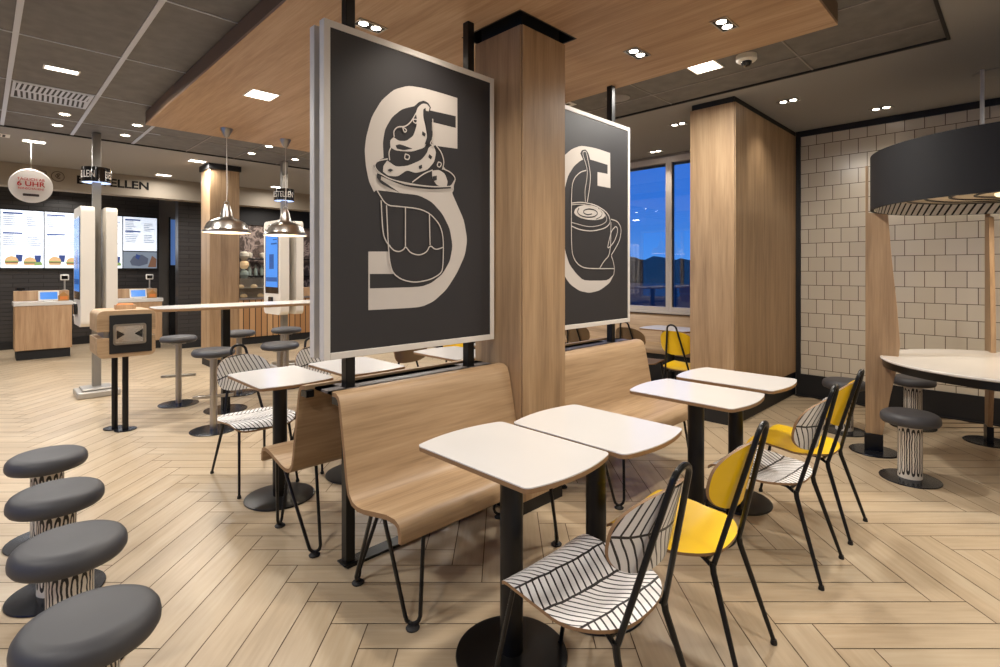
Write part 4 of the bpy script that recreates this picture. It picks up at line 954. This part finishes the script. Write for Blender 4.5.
# back shelf with bottles and pots
for z, lab in ((1.32, 'lower back shelf of the cafe counter'), (1.70, 'upper back shelf of the cafe counter with pots')):
    tag(MB().box(3.7, 5.9, 12.0, 12.25, z-.03, z).build('wall_shelf', 'black_steel', bevel=.003), lab + ' on the brown mural wall', 'shelf', 'dark shelves behind the cafe counter')
tag(MB().box(3.66, 5.9, 11.65, 12.25, 0, .92).build('back_cabinet', 'stone_sill', bevel=.005), 'grey back cabinet below the shelves behind the cafe counter', 'cabinet')
def bottle(): return MB().lathe([(.001, 0), (.038, 0), (.04, .01), (.04, .14), (.015, .19), (.014, .24), (.001, .242)], 0, 0, 20, caps=False)
def pot(): return MB().lathe([(.001, 0), (.05, 0), (.075, .06), (.07, .11), (.03, .13), (.001, .135)], 0, 0, 24, caps=False)
bo = bottle().build('bottle', 'bottle_glass'); po = pot().build('ceramic_pot', 'cream_pot')
first = True
for k in range(6):
    o = bo if k == 0 else bo.copy()
    if k: COL.objects.link(o)
    o.location = (3.95+k*.13, 12.13, 1.32); tag(o, 'clear bottle standing in the row on the lower back shelf of the cafe', 'bottle', 'bottles on the lower back shelf')
for k in range(4):
    o = po if k == 0 else po.copy()
    if k: COL.objects.link(o)
    o.location = (3.90+k*.30, 12.13, 1.70); tag(o, 'pale round pot on the upper back shelf of the cafe', 'pot', 'pots on the upper back shelf')
# globe jar tower by the column
t = thing('jar_tower', 'stack of three round jars on a thin rod, in front of the brown mural', 'jars', (4.02, 11.9, .92))
MB().tube([(-.12, 0, 0), (-.12, 0, .95)], .008, 8).build('rod', 'chrome', t)
for k, mt in ((0, 'bottle_glass'), (1, 'food_bun'), (2, 'cream_pot')):
    MB().lathe([(.001, .34+k*.2), (.06, .35+k*.2), (.10, .42+k*.2), (.09, .48+k*.2), (.05, .52+k*.2), (.001, .525+k*.2)], 0, 0, 24, caps=False).build('jar', mt, t)
MB().lathe([(.06, 0), (.06, .34)], 0, 0, 24).build('base', 'black_steel', t)
# wall menu strip at the cafe
t = thing('price_board', 'dark narrow board with rows of pale marks on the cafe wall', 'board', (5.25, 12.228, 0))
MB().box(-.18, .18, 0, .072, 1.4, 2.4).build('board', 'black_matt', t)
m = MB()
for k in range(11): m.box(-.12, .10*rnd.random()+.02, -.002, 0, 1.48+k*.08, 1.51+k*.08)
m.build('pale_marks', 'sign_print', t)
# passage: cold room panel
t = thing('passage_panel', 'blue-lit glass panel at the end of the dark passage', 'panel', (3.05, 13.25, 0))
MB().box(-.10, .12, 0, .04, 1.55, 2.55).build('leaf', 'cold_panel', t, bevel=.003)
MB().box(-.12, -.10, -.01, .04, 0, 2.6).box(.12, .14, -.01, .04, 0, 2.6).box(-.10, .12, 0, .04, 0, 1.55).build('surround', 'black_matt', t)

# ------------------------------------------------------------------ window banquette
t = thing('window_banquette', 'long oak banquette with a tall back below the windows', 'bench', (6.32, 5.2, 0))
L = 2.85
MB().box(-.02, .02, -L, L, .0, .01)
prof = [(-.42, .40), (-.42, .45), (-.36, .465), (.02, .44), (.12, .46), (.17, .60), (.215, .80), (.245, .835), (.262, .83), (.262, .40)]
MB().prism(prof, -L, L, 0, lambda a, b_, h: (a, h, b_)).build('seat_shell', 'oak_y', t, bevel=.006)
MB().box(-.34, .25, -L+.02, L-.02, 0, .40).build('plinth', 'black_matt', t)

# ------------------------------------------------------------------ ceiling fittings
def panel(label, x, y, z, w, d, mat='lamp_panel', group='bright square ceiling panels', frame=True, power=40, spread=170):
    t = thing('ceiling_light', label, 'lamp', (x, y, z), 0, group)
    if frame:
        MB().box(-w-.012, -w, -d-.012, d+.012, -.006, -.0005).box(w, w+.012, -d-.012, d+.012, -.006, -.0005).box(-w, w, -d-.012, -d, -.006, -.0005).box(-w, w, d, d+.012, -.006, -.0005).build('trim_frame', 'white_plastic', t)
    MB().box(-w, w, -d, d, -.004, -.0006).build('diffuser', mat, t)
    area((x, y, z-.012), w*2, d*2, power, (1, .95, .88), spread)
def area(loc, sx, sy, power, col, spread=160):
    l = bpy.data.lights.new('lamp', 'AREA'); l.shape = 'RECTANGLE'; l.size = sx; l.size_y = sy; l.energy = power; l.color = col; l.spread = radians(spread)
    o = bpy.data.objects.new('lamp_light', l); o.location = loc; COL.objects.link(o); return o
def spot(loc, power, col, ang=78, blend=.7, r=.03, aim=None):
    l = bpy.data.lights.new('lamp', 'SPOT'); l.energy = power; l.color = col; l.spot_size = radians(ang); l.spot_blend = blend; l.shadow_soft_size = r
    o = bpy.data.objects.new('spot_light', l); o.location = loc; COL.objects.link(o)
    if aim:
        d = Vector(aim)-Vector(loc); o.rotation_euler = d.to_track_quat('-Z', 'Y').to_euler()
    return o
WARM = (1, .89, .76)
def twin(label, x, y, z, power=60, axis=0, group='recessed twin spotlights', aim=None):
    t = thing('twin_spotlight', label, 'lamp', (x, y, z), 0 if axis == 0 else pi/2, group)
    a, b_ = .092, .05
    MB().box(-a, -a+.008, -b_, b_, -.007, -.0005).box(a-.008, a, -b_, b_, -.007, -.0005).box(-a+.008, a-.008, -b_, -b_+.008, -.007, -.0005).box(-a+.008, a-.008, b_-.008, b_, -.007, -.0005).build('trim_frame', 'brushed_steel', t)
    MB().box(-a+.008, a-.008, -b_+.008, b_-.008, -.003, -.0005).build('recess', 'black_matt', t)
    for s_ in (-1, 1):
        MB().lathe([(.024, -.006), (.028, -.003)], s_*.042, 0, 24).build('spot_lens', 'bulb', t)
    spot((x, y, z-.03), power, WARM, 110, .9, .06, aim)
# raft lights
panel('bright square panel in the wooden raft, towards the order counters', 1.65, 4.48, ZR, .10, .10)
PT = 46
twin('twin spotlight in the wooden raft above the yellow chair between the striped ones', 3.11, 1.26, ZR, PT)
twin('twin spotlight in the wooden raft, above the table near the partition', 3.11, 1.84, ZR, PT)
twin('twin spotlight in the wooden raft above the letter S sign', 1.64, 2.76, ZR, PT)
for (x, y) in ((1.55, 1.35), (2.3, 1.26), (3.1, 3.2), (2.3, 3.3), (1.64, 1.95)):  # extra unseen spots, added to light the tables and floor
    twin('unseen twin spotlight added in the wooden raft for more light', x, y, ZR, PT, group='unseen added twin spotlights of the raft')
# panels on the tile field
panel('bright square ceiling panel beside the raft edge, near the camera dome', 4.01, 1.78, ZG-.001, .10, .10)
panel('oblong ceiling panel with a pale frame next to the air grille', .46, 5.42, ZG-.001, .10, .045, 'lamp_panel_cool')
panel('oblong panel in the plasterboard above the round hanging sign', .47, 8.60, ZC, .10, .07, 'lamp_panel_cool')
panel('oblong panel in the plasterboard in front of the far wooden column', 2.22, 8.47, ZC, .10, .07, 'lamp_panel_cool')
panel('oblong panel in the plasterboard close to the lettered bulkhead', 2.15, 10.1, ZC, .10, .07, 'lamp_panel_cool', power=12)
panel('oblong panel in the plasterboard close to the bulkhead, behind the second kiosk sign', 3.98, 10.03, ZC, .10, .07, 'lamp_panel_cool', power=12)
for (x, y) in ((-1.2, 8.6), (-1.2, 5.4), (-1.3, 2.6), (-1.0, 0.4), (5.5, 5.5), (5.5, 8.5), (4.6, -1.2), (1.5, -1.2), (4.4, 6.3)):  # unseen panels added to fill the room with light
    panel('unseen square ceiling panel added as fill light', x, y, ZC if (y > 7.95 or y < .37 or x > 4.7) else ZG-.001, .10, .10, group='unseen fill panels added to the ceiling')
for (x, y) in ((-.6, 12.0), (1.2, 12.0), (4.6, 11.4)):
    area((x, y, 2.95), .4, .4, 30, (1, .93, .85))
def dl(label, x, y, z):
    t = thing('downlight', label, 'lamp', (x, y, z), 0, 'small round ceiling downlights')
    MB().lathe([(.055, -.0006), (.055, -.005), (.042, -.006), (.042, -.0006)], 0, 0, 32, caps=False).build('trim_ring', 'white_plastic', t, angle=30)
    MB().lathe([(.001, -.004), (.042, -.004), (.042, -.002)], 0, 0, 32, caps=False).build('lens', 'bulb', t)
    spot((x, y, z-.02), 28, (1, .9, .76), 110, .8, .04)
ZT = ZG-.001
for lab, x, y in (('small downlight just beyond the air grille', .61, 6.93), ('small downlight second beyond the air grille', .60, 7.51), ('small downlight beside the raft corner', 1.22, 6.89), ('small downlight beyond the raft corner, near the ceiling step', 1.21, 7.50),
                  ('small downlight just above the second pendant lamp', 2.62, 6.86), ('small downlight between the two pendant cables', 2.61, 7.44), ('small downlight beside the kiosk post, near the large sign', 3.19, 7.40)):
    dl(lab, x, y, ZT)
twin('twin spotlight in the plasterboard in front of the partition end', 5.34, 1.57, ZC, 26, 1, aim=(5.7, 1.5, 0))
twin('twin spotlight in the plasterboard close to the tiled wall', 6.22, 1.0, ZC, 26, 1, aim=(6.5, .8, .4))
twin('twin spotlight in the plasterboard between the letter C sign and the partition', 5.34, 2.66, ZC, 30, 1)
twin('twin spotlight in the plasterboard above the windows', 6.35, 3.48, ZC, 30, 1)
for (x, y) in ((6.22, -.6), (5.34, -1.2)):
    twin('recessed twin spotlight above the canopy table, outside the view', x, y, ZC, 30, 1, group='twin spotlights out of the view')
# air grille
t = thing('air_grille', 'perforated white air grille between two ceiling rails', 'grille', (.467, 6.29, ZG), 0)
MB().box(-.27, .27, -.28, -.25, -.006, -.0005).box(-.27, .27, .25, .28, -.006, -.0005).box(-.27, -.25, -.25, .25, -.006, -.0005).box(.25, .27, -.25, .25, -.006, -.0005).build('frame', 'tee_pale', t)
MB().box(-.25, .25, -.25, .25, -.002, -.0005).build('back_plate', 'black_matt', t)
m = MB()
for k in range(14):
    x = -.235+k*.036
    for q, (y0_, y1_) in enumerate(((-.24, -.02), (.02, .24))):
        m.add([(x, y0_, -.0045), (x+.02, y0_, -.0045), (x+.02+.012*(1 if q else -1), y1_, -.0045), (x+.012*(1 if q else -1), y1_, -.0045)], [(0, 1, 2, 3)], 0, False)
m.box(-.25, .25, -.02, .02, -.0045, -.003); m.build('louvre', 'tee_pale', t)
# slot vents, smoke detector, camera
def slot(label, x, y, z, w, d):
    t = thing('slot_vent', label, 'vent', (x, y, z), 0, 'slotted vents in the ceiling')
    MB().box(-w, w, -d, d, -.004, -.0006).build('frame', 'white_plastic', t)
    m = MB(); n = 6
    for k in range(n): m.box(-w*.85+k*w*1.7/n, -w*.85+(k+.6)*w*1.7/n, -d*.7, d*.7, -.006, -.0045)
    m.build('slot', 'black_matt', t)
slot('white slotted vent at the frame edge, in the plasterboard by the order counters', .10, 8.48, ZC, .15, .10)
slot('slotted vent in the tile field behind the letter C sign post', 3.85, 3.15, ZT, .20, .10)
t = thing('ceiling_speaker', 'flat round speaker in the tile field by the sign post', 'speaker', (4.17, 2.67, ZT))
MB().lathe([(.11, -.0005), (.11, -.006), (.10, -.009), (.001, -.009)], 0, 0, 48).build('cover', 'tee_grey', t, angle=30)
t = thing('ceiling_speaker', 'flat round speaker in the plasterboard above the canopy table', 'speaker', (5.75, .18, ZC))
MB().lathe([(.13, -.0005), (.13, -.006), (.12, -.009), (.001, -.009)], 0, 0, 48).build('cover', 'gypsum', t, angle=30)
t = thing('dome_camera', 'white dome security camera on the ceiling beside the raft', 'camera', (4.03, 1.47, ZG))
MB().lathe([(.072, 0), (.072, -.035), (.062, -.045), (.04, -.047)], 0, 0, 40).build('housing', 'white_plastic', t, angle=40)
MB().lathe([(.038, -.047), (.036, -.062), (.022, -.078), (.001, -.082)], 0, 0, 32, caps=False).build('dome', 'black_gloss', t)
# lamps inside fittings
area((5.12, .05, 1.94), .5, .5, 14, (1, .82, .6))
for x, y in ((1.79, 5.80), (2.40, 5.82)):
    spot((x, y, 1.84), 14, (1, .86, .66), 140, .5, .04)

# ------------------------------------------------------------------ world, camera, view
w = bpy.data.worlds.new('dusk'); bpy.context.scene.world = w; w.use_nodes = True
nt = w.node_tree; bg = nt.nodes['Background']
tc = nt.nodes.new('ShaderNodeTexCoord'); sp = nt.nodes.new('ShaderNodeSeparateXYZ'); nt.links.new(tc.outputs['Generated'], sp.inputs[0])
c = ramp(nt, sp.outputs[2], [(0, (74, 138, 214)), (.12, (50, 114, 206)), (.5, (34, 88, 190))])
nt.links.new(c, bg.inputs[0]); bg.inputs[1].default_value = 1.35
cam = bpy.data.cameras.new('camera'); co = bpy.data.objects.new('camera', cam); COL.objects.link(co)
co.location = (0, 0, 1.42); co.rotation_euler = (pi/2, 0, -pi/4)
cam.sensor_width = 36; cam.lens = 523/1000*36; cam.shift_x = -.003; cam.shift_y = -.0625; cam.clip_start = .05; cam.clip_end = 300
sc = bpy.context.scene; sc.camera = co
sc.view_settings.view_transform = 'Standard'; sc.view_settings.look = 'None'; sc.view_settings.gamma = 1; sc.view_settings.exposure = -.06
sc.view_settings.use_curve_mapping = False
sc.cycles.use_denoising = True; sc.cycles.max_bounces = 8; sc.cycles.diffuse_bounces = 4; sc.cycles.glossy_bounces = 4; sc.cycles.transmission_bounces = 6
sc.cycles.sample_clamp_indirect = 6; sc.cycles.caustics_reflective = False; sc.cycles.caustics_refractive = False
